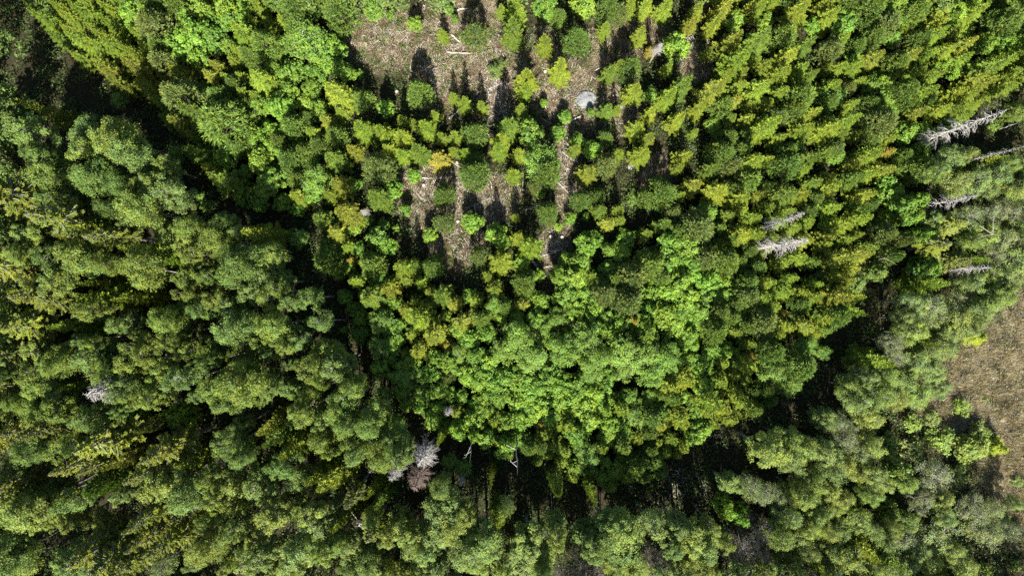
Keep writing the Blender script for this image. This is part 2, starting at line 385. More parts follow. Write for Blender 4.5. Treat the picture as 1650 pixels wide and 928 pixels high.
# ---------------------------------------------------------------- where the photo shows each tree (4x enlarged tiles of 330 x 232 px)
TILES = {
(0,0): "s 290 120 70;s 520 260 70;s 560 80 75;s 730 170 65;s 740 290 70;s 880 440 80;s 700 450 70;s 770 540 70;s 950 560 75;s 1050 650 65;s 1160 800 80;s 1080 760 60;s 380 40 50;o 120 560 150;s 270 720 50;b 200 840 110;b 580 870 120;b 780 880 130;p 1000 160 100;p 1050 400 80;l 840 90 90;l 1230 230 120;p 1180 620 110;l 1290 60 70;s 130 380 45;b 90 160 70;s 1150 460 70;s 640 400 45;b 280 430 45;b 760 640 60;s 1240 720 80;s 880 210 50;s 1290 450 40;s 10 330 40;s 380 250 50;l 1290 600 60",
(1,0): "s 240 220 80;p 380 280 90;c 650 250 150;l 830 300 80;p 590 50 100;p 860 80 100;l 1080 40 70;s 350 510 85;l 480 680 90;l 540 460 80;l 700 470 70;s 840 590 95;p 1010 630 60;l 650 660 60;p 130 800 150;l 390 800 40;p 570 820 80;s 690 850 60;s 790 780 60;s 1010 830 85;s 1140 840 80;s 1260 870 70;l 1170 690 60;s 80 420 60;l 50 250 80;l 140 130 70;s 500 130 50;s 40 500 60;p 840 880 70;l 130 60 70;l 990 480 30;l 30 120 60;l 490 310 60;p 90 620 80;l 1190 85 30;s 1270 770 50;l 760 540 30",
(2,0): "p 420 220 80;p 60 590 80;s 680 60 85;s 670 180 90;s 210 215 45;s 880 270 70;p 1080 250 75;s 970 440 85;s 750 510 90;s 740 580 60;s 350 660 60;s 460 680 50;s 280 620 40;s 290 870 50;p 415 860 75;s 720 700 55;s 640 800 90;l 780 860 90;s 590 890 70;l 870 25 80;l 1120 20 80;p 1280 60 70;s 1260 180 50;s 1290 450 60;s 1270 700 60;l 1000 750 40;l 870 660 25;k 560 450 50;l 250 60 30;l 290 120 25;l 1170 720 25;l 1090 900 50;p 1260 880 50;s 160 740 50;s 100 810 80;l 30 150 50;p 960 100 50;s 590 60 40;k 600 410 30;s 200 880 50;s 30 790 40;l 960 850 50",
(3,0): "p 30 80 60;s 110 30 60;s 200 30 60;s 330 40 70;s 170 220 60;r 240 320 40;d 290 300 40;l 400 290 90;s 350 430 50;p 100 440 70;s 130 580 80;s 30 420 50;l 230 610 50;s 440 550 85;s 350 620 80;s 410 770 75;s 150 820 70;s 220 890 60;s 700 60 70;s 650 150 60;s 540 60 60;l 780 120 70;s 500 140 60;s 770 250 75;s 800 380 85;s 660 570 100;p 700 690 75;s 740 760 50;s 940 560 85;s 860 770 55;s 930 50 60;l 980 130 60;s 930 270 90;p 1080 230 80;s 1200 70 80;s 1230 290 70;s 1120 370 80;s 1080 480 70;s 1190 450 60;s 1070 590 60;p 1200 620 90;p 1170 720 70;s 1270 480 50;l 1290 600 50;s 1000 800 80;p 1050 750 60;s 920 860 70;s 1060 890 60;s 1230 830 70;l 640 810 50;s 610 330 40;p 720 890 70;s 560 700 60;s 520 850 40;s 240 730 60;s 870 50 50;s 20 700 40;s 780 640 50;p 840 880 60;s 1290 720 50;l 1290 160 50;p 1130 40 60;s 820 470 50;s 1140 640 50",
(4,0): "s 80 90 70;s 50 140 50;l 180 140 80;p 330 60 90;p 430 150 80;l 500 130 60;l 480 250 60;p 620 60 80;s 620 130 50;s 750 150 60;s 800 60 50;l 900 60 70;l 1000 40 50;s 1010 80 70;p 1200 150 90;l 1180 270 70;s 930 290 70;s 750 230 60;s 710 340 60;s 590 360 70;p 500 400 70;s 830 320 60;s 1080 430 90;s 1160 400 70;s 1220 370 60;s 1000 520 60;s 1060 540 60;s 870 600 60;s 780 700 60;s 350 370 70;s 240 430 60;s 130 270 60;p 80 330 70;p 240 300 60;l 230 380 60;l 370 480 40;l 430 540 60;l 100 600 80;l 570 510 40;s 70 560 60;p 180 570 50;p 550 600 80;s 680 590 70;p 690 640 60;s 620 740 60;p 320 680 70;p 400 790 90;s 190 770 70;s 80 830 80;s 40 780 50;l 560 850 70;l 680 840 60;l 780 860 50;l 880 460 50;l 800 420 60;s 130 880 60;p 60 660 60;p 570 680 60;l 470 700 50;b 1280 50 60;s 50 430 40;s 740 480 60;s 920 380 60;p 650 250 60;p 1100 130 60;l 950 190 50;s 860 110 50;s 20 40 50;k 1150 800 50;k 1250 760 50;b 1290 700 60",
(0,1): "b 260 70 100;b 300 170 100;b 400 240 80;b 560 60 80;b 640 210 130;b 760 260 80;s 710 40 35;b 850 60 120;b 900 430 130;b 1080 340 110;b 950 260 100;b 330 330 80;b 480 340 80;o 130 320 150;o 400 480 110;s 230 450 60;s 620 550 70;s 520 460 50;o 770 590 80;b 1100 600 95;b 1240 560 70;b 1260 700 80;s 930 690 60;b 920 820 120;b 200 570 80;b 280 650 90;b 320 740 90;b 150 730 80;b 500 710 100;b 580 790 90;b 680 780 70;o 50 800 120;b 380 880 90;b 240 890 60;b 1220 880 80;s 1260 50 80;b 1270 350 70;b 1150 50 70;b 720 400 60;s 1000 720 45;b 1060 150 60;s 490 610 50;b 20 470 50;b 40 640 50;s 640 900 40;b 800 500 50",
(1,1): "s 110 240 90;l 130 80 80;l 350 110 90;l 430 220 90;l 380 300 70;l 160 370 60;l 260 180 50;p 560 110 90;p 640 50 70;l 680 90 60;s 830 90 80;c 720 230 90;l 690 320 60;s 590 340 70;l 500 370 60;s 450 430 60;l 590 420 50;l 340 380 60;s 880 260 70;s 790 220 50;l 950 260 50;s 960 40 60;p 1110 150 95;s 1100 340 85;l 1220 290 60;s 750 480 70;s 910 450 90;s 840 570 70;d 1025 430 30;l 1040 490 40;l 950 540 50;b 80 600 80;s 360 590 75;b 220 770 130;b 340 720 70;b 430 870 100;b 330 880 80;b 250 550 50;b 600 610 80;b 520 600 60;b 120 500 50;l 770 640 40;p 800 740 80;r 940 745 45;l 1100 600 80;l 1170 660 60;p 1070 770 80;l 990 680 50;s 920 660 50;l 850 820 50;s 970 890 60;l 1120 860 60;s 1190 900 60;s 1260 800 80;s 1290 880 50;l 50 820 30;b 440 720 80;b 520 880 60;s 60 250 60;s 30 160 60;l 1230 540 25;s 1190 30 60;s 1270 60 60;l 1150 520 40;l 1290 430 40;l 920 800 50;b 20 400 50;b 40 880 60;b 150 860 40",
(2,1): "s 60 50 80;r 190 90 75;l 30 200 45;p 420 190 85;p 430 110 60;s 670 190 60;s 700 60 60;c 850 90 110;p 880 170 90;s 1150 180 75;p 1270 120 70;s 1070 30 50;l 1180 30 60;p 215 320 65;p 220 500 65;l 130 590 50;l 400 500 60;l 450 500 40;s 680 470 40;p 890 440 60;p 1100 360 60;s 1230 420 60;s 1280 510 60;l 960 530 30;l 1040 480 40;p 810 270 45;l 840 330 30;l 560 580 70;s 700 600 60;s 780 660 95;s 590 760 95;p 450 710 60;s 510 850 50;p 150 800 65;s 40 790 60;s 60 890 60;l 720 770 50;l 830 850 40;p 740 880 70;l 1100 760 70;l 1010 750 50;s 1180 850 55;l 1070 860 80;l 1150 640 80;l 1200 600 50;p 900 480 40;l 940 220 30;p 1210 330 50;l 1290 680 50;s 280 40 40;s 360 60 60;l 600 640 50;s 550 900 50;l 1280 800 60;s 580 30 70;p 1220 890 60;l 1140 470 25",
(3,1): "s 30 60 50;s 180 60 75;s 450 80 70;s 420 150 50;p 310 310 90;p 220 340 60;s 510 270 75;k 130 350 50;s 30 420 50;s 40 490 50;p 700 50 80;p 800 40 60;s 640 160 70;p 760 130 70;s 900 110 80;s 1000 90 50;p 860 230 80;s 680 300 75;p 760 280 60;s 820 350 70;s 940 330 50;p 1110 130 90;p 1100 50 70;s 1250 100 70;s 1220 170 50;s 1120 310 80;s 1210 330 60;s 1290 250 50;l 600 430 70;p 530 530 110;p 400 560 70;s 680 540 50;s 320 530 70;s 210 580 60;l 360 640 90;l 480 650 90;l 350 760 80;l 470 770 80;s 840 570 80;s 920 580 60;s 680 640 50;p 770 620 60;p 580 740 80;p 700 770 90;p 800 760 60;p 230 790 90;p 110 850 90;p 270 740 60;l 520 840 80;l 420 890 90;l 600 880 80;l 700 890 60;p 850 890 80;s 960 900 60;s 1010 890 50;s 1100 760 60;s 1200 730 60;s 1230 620 60;l 80 600 60;l 40 700 60;s 1060 500 60;s 900 470 60;s 1280 760 50;s 1150 870 50;s 820 420 50;s 1240 510 60;p 1270 430 50;s 640 20 50;l 1180 20 50;s 970 270 60;l 20 660 40;p 380 440 60;s 430 330 50;s 1290 900 50",
(4,1): "s 60 60 60;l 110 70 60;p 100 20 60;s 330 80 80;s 230 120 60;r 450 50 50;p 540 80 60;s 420 160 70;s 230 230 70;s 320 190 60;p 640 160 80;r 590 220 40;s 500 160 50;l 430 260 70;l 480 330 80;s 300 330 70;s 80 280 70;s 60 220 50;l 230 390 50;p 320 390 60;s 260 480 70;l 560 400 70;l 640 360 60;l 580 470 60;l 470 440 60;p 410 590 80;p 510 610 60;l 640 460 50;s 80 400 60;s 150 520 70;l 50 520 50;s 50 600 60;s 40 650 50;p 380 520 50;s 130 740 80;s 260 720 70;s 200 800 70;s 320 670 60;p 450 730 60;l 370 820 60;s 100 850 60;l 40 760 50;l 30 850 50;l 640 580 50;o 830 520 70;o 740 660 70;l 690 590 60;g 950 480 90;g 1100 440 90;g 1200 440 80;b 870 250 90;b 1000 230 100;b 1140 220 100;s 1050 130 60;s 1120 110 50;l 700 790 80;l 640 820 60;o 880 760 70;s 980 760 50;g 1180 640 110;b 1080 590 90;b 1260 560 90;b 1290 700 80;b 1240 770 100;b 1100 850 90;b 1210 880 90;b 980 640 70;g 1130 720 70;l 680 30 60;b 750 180 70;s 640 900 50;b 720 500 60;l 960 570 40;b 1250 130 70;b 1290 330 60;b 1220 300 80;b 960 60 60;b 860 80 80;s 720 900 60;l 240 900 60;s 180 880 60;b 1080 300 60;b 980 900 80",
(0,2): "o 300 70 90;s 250 30 60;r 690 60 80;s 870 60 50;s 70 150 70;o 170 230 90;b 600 150 80;r 490 240 60;b 790 230 65;b 1060 200 80;b 1170 160 80;b 1190 280 80;b 1240 400 90;b 1290 150 70;b 260 430 100;b 230 510 80;b 380 500 90;s 470 480 60;s 120 430 45;b 250 620 100;b 350 600 90;b 430 680 60;b 250 780 100;b 380 780 90;b 170 720 60;b 630 450 95;b 700 550 90;b 850 480 90;b 950 430 80;b 1050 480 80;b 830 620 90;b 860 700 70;b 1010 600 80;b 1180 600 90;b 980 700 70;d 620 650 90;o 740 620 60;l 1160 830 85;l 880 800 70;p 980 870 50;o 40 420 80;o 60 640 70;b 50 750 80;b 600 830 90;b 720 860 80;b 900 330 80;b 1100 350 70;o 350 890 80;o 160 890 70;s 30 330 50;b 1230 30 60;s 520 620 40;b 560 340 50;b 470 370 50;l 1290 540 50;b 1280 700 50;b 780 780 50;b 1100 560 50;b 40 560 50;b 640 360 50",
(1,2): "b 80 80 80;b 200 130 70;b 300 40 80;b 430 100 80;b 470 30 60;b 570 90 55;b 680 60 70;b 220 260 120;b 440 240 90;b 460 330 70;b 580 320 90;b 540 380 60;b 400 420 60;b 760 230 70;l 690 230 45;b 780 470 130;b 690 530 90;b 860 480 90;b 570 480 50;b 770 580 50;b 250 620 150;b 60 650 80;b 170 740 100;b 330 700 90;b 440 640 60;b 570 650 65;b 450 560 60;b 640 790 90;b 700 680 60;b 580 820 60;b 910 690 100;b 950 620 80;b 880 780 70;b 930 860 80;b 760 850 80;b 1090 800 100;b 1050 880 90;b 1150 690 60;b 90 380 70;b 280 480 90;s 430 890 60;b 230 890 60;b 1240 880 80;l 900 60 50;l 950 130 50;s 1070 50 90;s 1180 20 70;c 1130 220 80;l 1230 250 60;l 1220 350 70;c 1120 380 70;l 1000 300 60;l 1200 460 60;c 1260 560 80;s 1290 150 60;l 1220 90 50;l 900 270 30;c 1080 490 50;s 1290 420 40;b 340 350 60;b 30 470 50;s 30 420 50;p 1110 330 50;l 960 390 40;l 880 110 40",
(2,2): "s 200 50 75;s 130 30 50;s 290 110 60;s 550 10 60;p 740 10 60;s 720 100 60;p 620 120 60;c 540 110 60;s 420 80 50;l 390 50 50;s 60 200 90;s 160 300 90;r 240 370 50;s 60 400 70;s 340 220 70;s 460 210 70;l 230 180 40;l 320 260 60;l 590 190 50;c 700 320 110;c 780 430 110;c 620 400 90;c 870 250 70;c 960 200 80;c 1000 400 100;c 1130 330 110;c 1180 460 110;c 1170 570 80;c 1270 420 70;l 820 200 70;l 1000 50 80;l 1080 140 80;l 1190 130 70;l 1270 180 70;p 1250 50 80;l 380 330 70;c 310 420 60;l 430 430 70;l 520 480 70;l 370 560 70;l 440 600 70;l 480 540 80;l 560 630 80;l 640 570 80;l 720 600 90;l 600 700 70;l 700 720 80;l 780 680 80;l 850 620 80;l 900 560 80;l 970 620 80;l 940 500 70;l 860 760 80;l 960 720 80;l 1050 690 80;l 1120 760 80;l 1080 620 80;l 1180 680 80;l 1240 640 70;l 1250 750 70;l 700 840 70;l 800 830 60;l 1160 850 80;l 1060 800 60;l 150 450 70;l 130 560 70;l 100 680 70;l 180 780 60;l 70 760 50;p 240 580 45;l 330 700 50;l 430 750 50;s 540 870 50;r 850 880 50;l 700 900 50;s 1040 900 60;s 1270 790 60;l 500 290 60;c 60 560 60;l 1290 560 60;l 780 780 60;l 300 520 50;d 240 800 35",
(3,2): "p 90 80 90;r 120 210 55;l 250 40 70;l 350 30 80;l 470 60 90;l 230 150 70;l 330 170 90;l 440 160 80;l 540 130 80;l 590 50 80;l 690 60 70;l 390 250 80;l 280 240 60;l 510 220 70;l 130 280 60;c 60 400 110;c 200 440 110;c 330 440 110;c 240 540 100;c 370 520 70;c 60 520 80;p 650 280 80;p 750 190 60;p 860 50 80;s 960 60 70;l 850 150 50;s 1090 20 70;s 1200 30 60;s 1290 60 60;p 960 220 90;p 1200 100 60;r 1080 160 40;s 1100 250 60;s 1240 240 70;s 1290 290 50;p 960 310 60;l 1150 190 40;s 790 290 45;l 640 410 60;l 720 400 60;l 560 500 70;l 490 460 60;l 600 550 50;p 1010 410 80;s 850 500 75;s 780 490 50;r 890 440 40;p 1200 500 90;c 1120 480 70;c 1010 550 80;c 1230 370 70;s 460 580 80;s 690 600 60;s 680 550 40;s 370 640 70;s 370 720 70;l 560 630 70;s 640 740 90;s 700 770 70;s 790 680 60;p 900 670 50;p 1000 720 55;c 1060 630 60;l 330 780 60;p 250 830 80;s 430 850 80;l 550 810 60;s 600 800 60;s 40 790 60;l 100 700 60;l 140 730 50;c 150 830 70;c 240 700 60;l 440 690 50;l 30 700 40;c 1130 620 70;l 1280 340 50;l 40 880 60;s 300 880 60;l 470 900 50;s 870 360 50;l 830 330 40;l 500 370 50;s 1060 300 50",
(4,2): "s 100 60 90;s 200 60 60;s 200 130 50;p 90 170 90;s 30 200 60;s 30 270 50;c 30 420 50;b 610 90 90;b 570 200 70;b 300 200 60;s 400 200 60;g 720 150 110;g 860 110 100;b 900 200 110;b 1010 160 100;b 1080 110 100;b 1150 60 90;b 1200 20 60;l 680 290 60;b 620 300 90;b 850 280 80;b 960 270 80;b 800 380 90;b 700 400 90;s 1030 310 50;g 480 340 80;s 370 470 70;g 500 450 60;b 640 480 90;b 740 540 90;b 550 620 120;b 650 690 90;b 780 650 70;b 400 700 110;b 260 740 90;b 330 830 90;b 200 640 80;b 300 590 80;b 170 560 70;b 450 560 80;g 110 880 80;g 180 890 60;b 60 850 80;b 500 720 80;s 700 360 25;k 920 770 60;k 1020 900 60;k 1080 715 25;k 720 840 50;k 600 870 60;s 150 520 40;s 360 160 50",
(0,3): "o 60 60 90;b 250 80 90;b 260 160 70;o 700 60 110;o 560 190 80;o 680 180 60;s 820 180 60;o 1100 90 100;o 980 220 90;b 60 250 90;o 140 290 70;p 710 290 80;b 840 390 60;b 1040 360 110;b 1200 430 110;b 1170 300 100;b 1290 400 80;b 60 390 90;b 310 400 100;b 180 500 110;b 330 520 100;b 500 430 80;b 430 600 60;b 270 590 60;s 40 560 60;s 600 370 50;b 190 640 65;b 90 790 120;b 70 870 100;b 480 830 110;b 560 880 90;b 640 570 70;o 700 640 70;o 640 740 100;o 780 780 120;o 720 860 90;o 860 830 80;g 1050 840 90;o 1130 700 80;o 990 500 70;o 940 660 70;s 1290 180 60;b 1270 840 60;b 460 70 90;s 1200 620 40",
(1,3): "b 110 90 90;b 200 60 80;s 450 20 70;b 60 290 80;g 110 200 50;b 250 150 60;b 350 370 110;b 340 260 80;b 200 350 90;b 60 450 80;b 190 490 70;b 20 570 60;b 450 520 100;b 560 480 90;b 660 510 110;b 780 590 90;b 730 690 70;b 180 650 75;b 50 760 90;b 300 720 90;b 270 830 100;b 160 820 50;b 380 800 80;b 620 760 100;b 560 860 80;b 650 830 60;b 800 780 70;b 450 880 60;b 970 800 90;b 1060 760 80;b 1130 800 80;b 960 670 80;s 910 560 50;o 1080 570 70;b 1200 600 70;b 1280 620 80;b 1250 520 80;b 1170 830 60;b 1290 870 70;r 590 110 70;b 760 40 80;b 640 300 90;b 520 220 80;s 840 320 85;s 750 270 60;b 930 60 90;b 960 120 70;b 1150 130 100;b 1250 160 80;s 1140 360 60;s 1090 300 40;d 1080 240 35;d 1210 300 55;o 960 340 60;g 830 460 50;b 1080 470 60;b 920 870 60;b 1010 900 70;b 1240 60 80;g 550 330 50;b 840 130 50;b 860 710 50",
(2,3): "d 80 200 75;D 30 330 70;d 330 340 30;b 210 300 70;b 250 420 130;b 240 530 120;b 150 600 100;b 380 480 70;b 380 700 120;b 480 640 110;b 550 690 80;g 560 640 70;b 420 800 90;b 200 760 60;b 120 720 80;b 180 830 90;b 50 650 90;b 30 750 80;b 60 850 80;s 580 490 60;b 620 430 50;g 650 420 45;b 760 640 110;b 730 720 100;b 850 720 90;g 800 620 80;b 930 540 90;b 960 630 70;b 720 820 90;b 860 850 60;b 600 830 70;b 1160 620 110;b 1250 560 90;b 1280 660 80;b 1190 720 80;t 1090 830 100;t 1180 880 100;t 980 880 80;b 1290 790 70;l 690 50 60;p 770 90 60;s 940 90 60;l 1080 30 80;s 1240 110 60;c 1150 140 80;p 950 280 45;s 1060 240 45;s 1170 340 35;p 820 180 40;l 410 40 40;l 1270 40 60;c 1260 200 40;s 530 240 25;c 340 230 60;s 200 40 30;c 260 190 50",
(3,3): "s 60 100 70;s 150 40 60;p 180 180 60;s 370 60 60;l 60 20 60;l 60 180 50;b 60 600 110;b 70 720 100;b 120 820 90;b 230 540 100;t 270 790 110;t 200 700 70;b 380 680 90;b 500 600 100;b 600 690 100;b 530 790 90;b 400 550 90;b 640 560 60;b 440 870 90;b 620 870 80;b 300 880 80;b 800 880 90;t 820 680 120;t 930 590 110;t 860 790 100;t 960 720 80;l 720 430 70;l 820 480 70;g 870 290 90;g 960 340 90;g 1080 370 80;b 1000 120 110;b 1130 60 90;b 1130 180 100;b 1240 120 90;b 1260 260 90;b 1210 350 90;b 1120 480 90;b 1080 620 90;b 1180 630 90;b 1230 560 80;b 1240 700 80;b 960 850 80;b 1060 820 90;b 1170 800 70;b 1280 480 90;b 730 280 80;b 1180 890 60;s 605 220 30;s 410 150 35;l 240 470 30;t 1250 860 60;b 690 650 60;s 1290 780 50",
(4,3): "g 150 60 90;b 60 130 90;b 90 250 90;b 150 200 80;g 270 130 90;b 330 100 90;b 60 380 80;b 250 260 80;b 340 270 80;b 150 430 70;b 320 420 70;b 230 560 100;b 60 480 70;b 40 620 70;b 120 660 80;b 180 830 110;b 80 780 80;b 60 880 80;k 450 80 80;k 610 110 90;k 800 60 90;l 1000 110 90;k 1050 30 60;l 520 250 90;b 560 330 70;g 740 280 110;k 900 290 80;l 460 510 70;b 410 330 60;g 560 700 90;b 430 690 80;s 290 740 60;s 430 800 60;b 330 620 70;g 660 450 80;b 800 440 70;g 1010 500 110;b 820 540 70;g 780 660 130;g 1080 650 120;g 1130 500 80;s 980 610 35;s 1020 560 30;b 580 590 70;b 480 620 60;b 620 780 90;b 560 850 90;b 720 850 90;b 850 760 80;b 930 860 90;b 320 860 80;b 450 890 80;s 780 890 50;k 1070 880 50;k 1200 570 50;g 1250 640 70;k 1270 860 40;k 1290 320 40;s 1170 100 50;k 940 230 40;b 1290 470 50",
}
YOUNG = [(30, -80), (50, 20), (110, 90), (170, 130), (240, 200), (300, 285), (420, 330), (500, 350), (530, 440), (570, 560), (650, 660), (800, 720), (1000, 790), (1200, 690), (1310, 590), (1350, 500), (1400, 440), (1480, 290), (1540, 200), (1700, 90), (1700, -80)]
LONGDEAD = [(1622, 180, 19.5, 1.9, 'tall silver dead spruce leaning out over dark gap, twigs hooked', .95),
            (1577, 315, 15, 1.5, 'silver dead spruce with drooping twigs above the grey leafless birches', .9),
            (1305, 388, 18.5, 1.9, 'densest silver dead spruce, standing in the yellow-green spruces', 1.0),
            (1300, 352, 17, 1.2, 'thin silver dead spruce standing just above the densest dead one', .8),
            (1596, 430, 13, 1.3, 'pale dead spruce beside the bog birches, above the meadow edge', .9),
            (1650, 232, 17, .65, 'thin silver dead spruce below the tall silver dead one', .6)]
CORR = [(0, 20), (60, 40), (150, 110), (235, 160), (310, 240), (345, 290), (425, 335), (505, 350), (535, 440), (565, 530), (620, 610), (665, 660), (655, 700), (600, 650), (560, 600), (535, 560), (520, 490), (490, 440), (450, 420), (455, 380), (400, 360), (330, 345), (290, 300), (260, 240), (190, 200), (90, 180), (20, 110)]
GAPS = [[(1335, 605), (1345, 560), (1385, 520), (1388, 470), (1435, 470), (1440, 510), (1420, 560), (1400, 575), (1370, 605), (1345, 640), (1310, 660), (1240, 695), (1215, 730), (1160, 775), (1095, 790), (1095, 725), (1190, 675), (1290, 625)],
        [(270, 265), (325, 262), (322, 300), (285, 305)], [(0, 60), (45, 70), (80, 110), (110, 160), (70, 170), (0, 120)], [(1555, 205), (1650, 150), (1650, 165), (1600, 200)]]
TREES = []   # dict(kind, px, py, R, h)
for (ti, tj), s in TILES.items():
    for e in s.split(';'):
        k, x, y, r = e.split(); px, py, rp = ti * 330 + float(x) / 4, tj * 232 + float(y) / 4, float(r) / 4
        young = bool(poly_in(np.array([px]), np.array([py]), YOUNG)[0])
        R = rp * K * .95
        inp = lambda poly: bool(poly_in(np.array([px]), np.array([py]), poly)[0])
        if any(inp(g) for g in GAPS): continue
        corr = inp(CORR)
        if corr and random.random() < .35: continue
        if k == 'b' and (young or corr): k = 'c'
        if k == 'b' and ((px > 1250 and py > 430) or (px > 1500 and py > 200)): k = 'f'
        hk = {'s': min(max(R * 5.5, 4.6), 11), 'r': min(max(R * 4.6, 4.5), 10), 'p': min(max(R * 4.4, 4.5), 10), 'l': min(max(R * 3.4, 2.2), 7.5),
              'c': min(max(R * 3.6, 5), 8.5), 'b': min(14 + R * 1.4, 18.5), 'f': min(10.5 + R * 1.4, 15), 'o': min(14.5 + R, 18), 'g': 12, 't': 11, 'd': 8, 'D': 15, 'k': R * 1.7}[k]
        if not young:
            if k in 'srp': hk = min(12.5 + R * 2, 16.5)
            if k == 'l': hk = min(5 + R * 2.5, 11)
            if k == 'd': hk = 15
            if py < 330 and px < 400 and k == 'b': hk *= .95
            if px > 1330 and py > 380:
                m_ = max(0.45, 1 - (px - 1330) / 420); 
                if k in 'bfgtslrp': hk *= (.62 if px > 1500 and py > 620 else .8)
        if k == 'd' and R < 1.0: hk = min(hk, 9)
        if corr and k in 'csplr': hk = min(hk, 5)
        if 560 < px < 1330 and py > 755: hk = min(hk, 14)
        if px > 1400 and 215 < py < 460 and k not in 'dD': hk = min(hk, 9.5)
        if px > 1500 and py > 540 and k in 'slpr': hk = min(hk, 4.5)
        if px > 1440 and py > 540 and k in 'fg': hk = min(hk, 8)
        sc = (CAM_H - hk * .7) / CAM_H
        if corr: R *= .75
        if 560 < px < 1330 and py > 755 and k not in 'dD': py += 14
        if k == 'b' and random.random() < .22: hk -= 4.5
        if k in 'dD' and R > .95 and not young: hk = 18; R *= 1.25
        if k in 'sr' and not young and not corr: R *= 1.25
        if k == 'r' and not young: k = 's'
        if k == 'o': R *= 1.35; hk = min(hk * 1.1, 19)
        TREES.append(dict(rp=rp, k=k, px=px, py=py, R=max(R * sc * ((1.14 if 560 < px < 1160 and py < 470 else 1.36) if k in 'sr' else 1.15), .45), h=hk * random.uniform(.93, 1.07), young=young))

COLS = {'s': [((.185, .235, .038), 'yellow-green'), ((.155, .225, .036), 'lime-green'), ((.115, .175, .036), 'mid-green'), ((.180, .210, .040), 'golden-green')],
        'o': [((.165, .195, .036), 'yellow-olive'), ((.130, .160, .034), 'dark olive')],
        'r': [((.235, .215, .050), 'orange-tinted')],
        'p': [((.095, .155, .034), 'deep green'), ((.115, .155, .046), 'olive'), ((.115, .175, .036), 'fresh green')],
        'b': [((.142, .205, .056), 'grey-green'), ((.152, .202, .040), 'olive-green'), ((.118, .180, .042), 'deep green'), ((.168, .228, .048), 'light green')],
        'f': [((.215, .275, .088), 'feathery'), ((.195, .265, .066), 'light olive'), ((.230, .280, .072), 'yellowish'), ((.180, .240, .076), 'greyish')],
        'c': [((.178, .275, .056), 'pale green'), ((.158, .255, .046), 'soft green')],
        'l': [((.160, .275, .036), 'vivid green'), ((.200, .305, .040), 'bright lime'), ((.140, .240, .036), 'leaf-green')],
        'g': [((.20, .235, .11), 'thin grey-green'), ((.19, .24, .085), 'sparse pale')],
        't': [((.17, .15, .09), 'brownish twiggy'), ((.15, .135, .085), 'grey-brown twiggy')],
        'k': [((.16, .24, .045), 'bushy green'), ((.15, .20, .05), 'bushy olive')]}
KIND = {'s': ('young_spruce', 'young spruce', 'spruce'), 'o': ('old_spruce', 'old spruce', 'spruce'), 'r': ('young_spruce', 'young spruce', 'spruce'),
        'p': ('pine_tree', 'round pine', 'pine'), 'b': ('tall_birch', 'tall birch', 'birch'), 'c': ('young_birch', 'young birch', 'birch'), 'f': ('bog_birch', 'bog birch', 'birch'),
        'l': ('broadleaf_tree', 'broad-leaved tree', 'tree'), 'g': ('sparse_birch', 'birch', 'birch'), 't': ('twiggy_tree', 'tree', 'tree'),
        'd': ('dead_spruce', 'dead spruce', 'dead tree'), 'D': ('dead_spruce', 'dead spruce', 'dead tree'), 'k': ('shrub', 'shrub', 'shrub')}
GROUP = {'s': 'young spruces of the regrowth', 'r': 'young spruces of the regrowth', 'o': 'old spruces of the tall stand', 'p': 'pines among the regrowth',
         'b': 'tall birches round the regrowth', 'c': 'young birches of the thicket', 'f': 'pale birches along the bog', 'l': 'bright broad-leaved trees', 'g': 'sparse birches by the bog',
         't': 'brownish leafless trees', 'd': 'dead spruces', 'D': 'dead spruces', 'k': 'shrubs on open ground'}
THINGS = []
first_used = set()
def plant(T):
    k = T['k']; key = {'r': 's', 'd': 'd' if 'tip' in T else 'D'}.get(k, k)
    if key == 'b' and T['R'] > 2.6: key = 'w'
    parts, R0, h0 = random.choice(PROTO[key])
    hm = T['h'] * (.62 if k in 'sropk' else .86 if k in 'dD' else .72)
    if 'tip' in T: x, y, _ = at(T['px'], T['py'], T['h'])
    else: x, y, _ = at(T['px'], T['py'], hm)
    e = bpy.data.objects.new(KIND[k][0], None); COL.objects.link(e)
    e.empty_display_size = .3
    e.location = (x, y, gz_at(x, y) - .05)
    e.rotation_euler = (random.gauss(0, .02), random.gauss(0, .02), random.uniform(0, 6.28))
    s = T['R'] / R0; e.scale = (s * random.uniform(.92, 1.08), s * random.uniform(.92, 1.08), T['h'] / h0)
    if k in 'dD': col, cn = ((.55, .42, .36), 'brown') if k == 'D' else ((1, .99, .96), 'silver')
    else:
        if k == 's': i = random.choices(range(4), (4, 4, 2.5, 2))[0]
        else: i = random.randrange(len(COLS[k]))
        col, cn = COLS[k][i]
        j = random.uniform(.9, 1.12)
        if k in 'bk' and (T['px'] > 1180 and T['py'] > 420 or T['py'] > 770): j *= 1.22; col = (col[0] * 1.08, col[1], col[2] * 1.15)
        if T['px'] < 330 and T['py'] < 330 and k in 'so': j *= .8
        if T['px'] > 1250 and T['py'] > 430 and k == 'l': col = (col[0] * .95, col[1] * .8, col[2] * 1.3)
        if T['py'] > 690 and T['px'] < 1200 and k in 's': j *= .85
        col = (col[0] * j * random.uniform(.95, 1.05), col[1] * j, col[2] * j)
    for nm, me in parts:
        o = bpy.data.objects.new(nm, me); COL.objects.link(o); o.parent = e
        o.color = (*col, 1) if (nm != 'trunk' or k in 'dD') else (1, 1, 1, 1)
    e['category'] = KIND[k][2]; e['group'] = GROUP[k]
    T.update(obj=e, cn=cn); THINGS.append(T)
    return e
REST = []
for kk, most in (('s', 285), ('b', 290)):
    L = sorted([T for T in TREES if T['k'] == kk], key=lambda T: -T['R'])
    for T in L[most:]: REST.append(T); TREES.remove(T)
for T in TREES: plant(T)
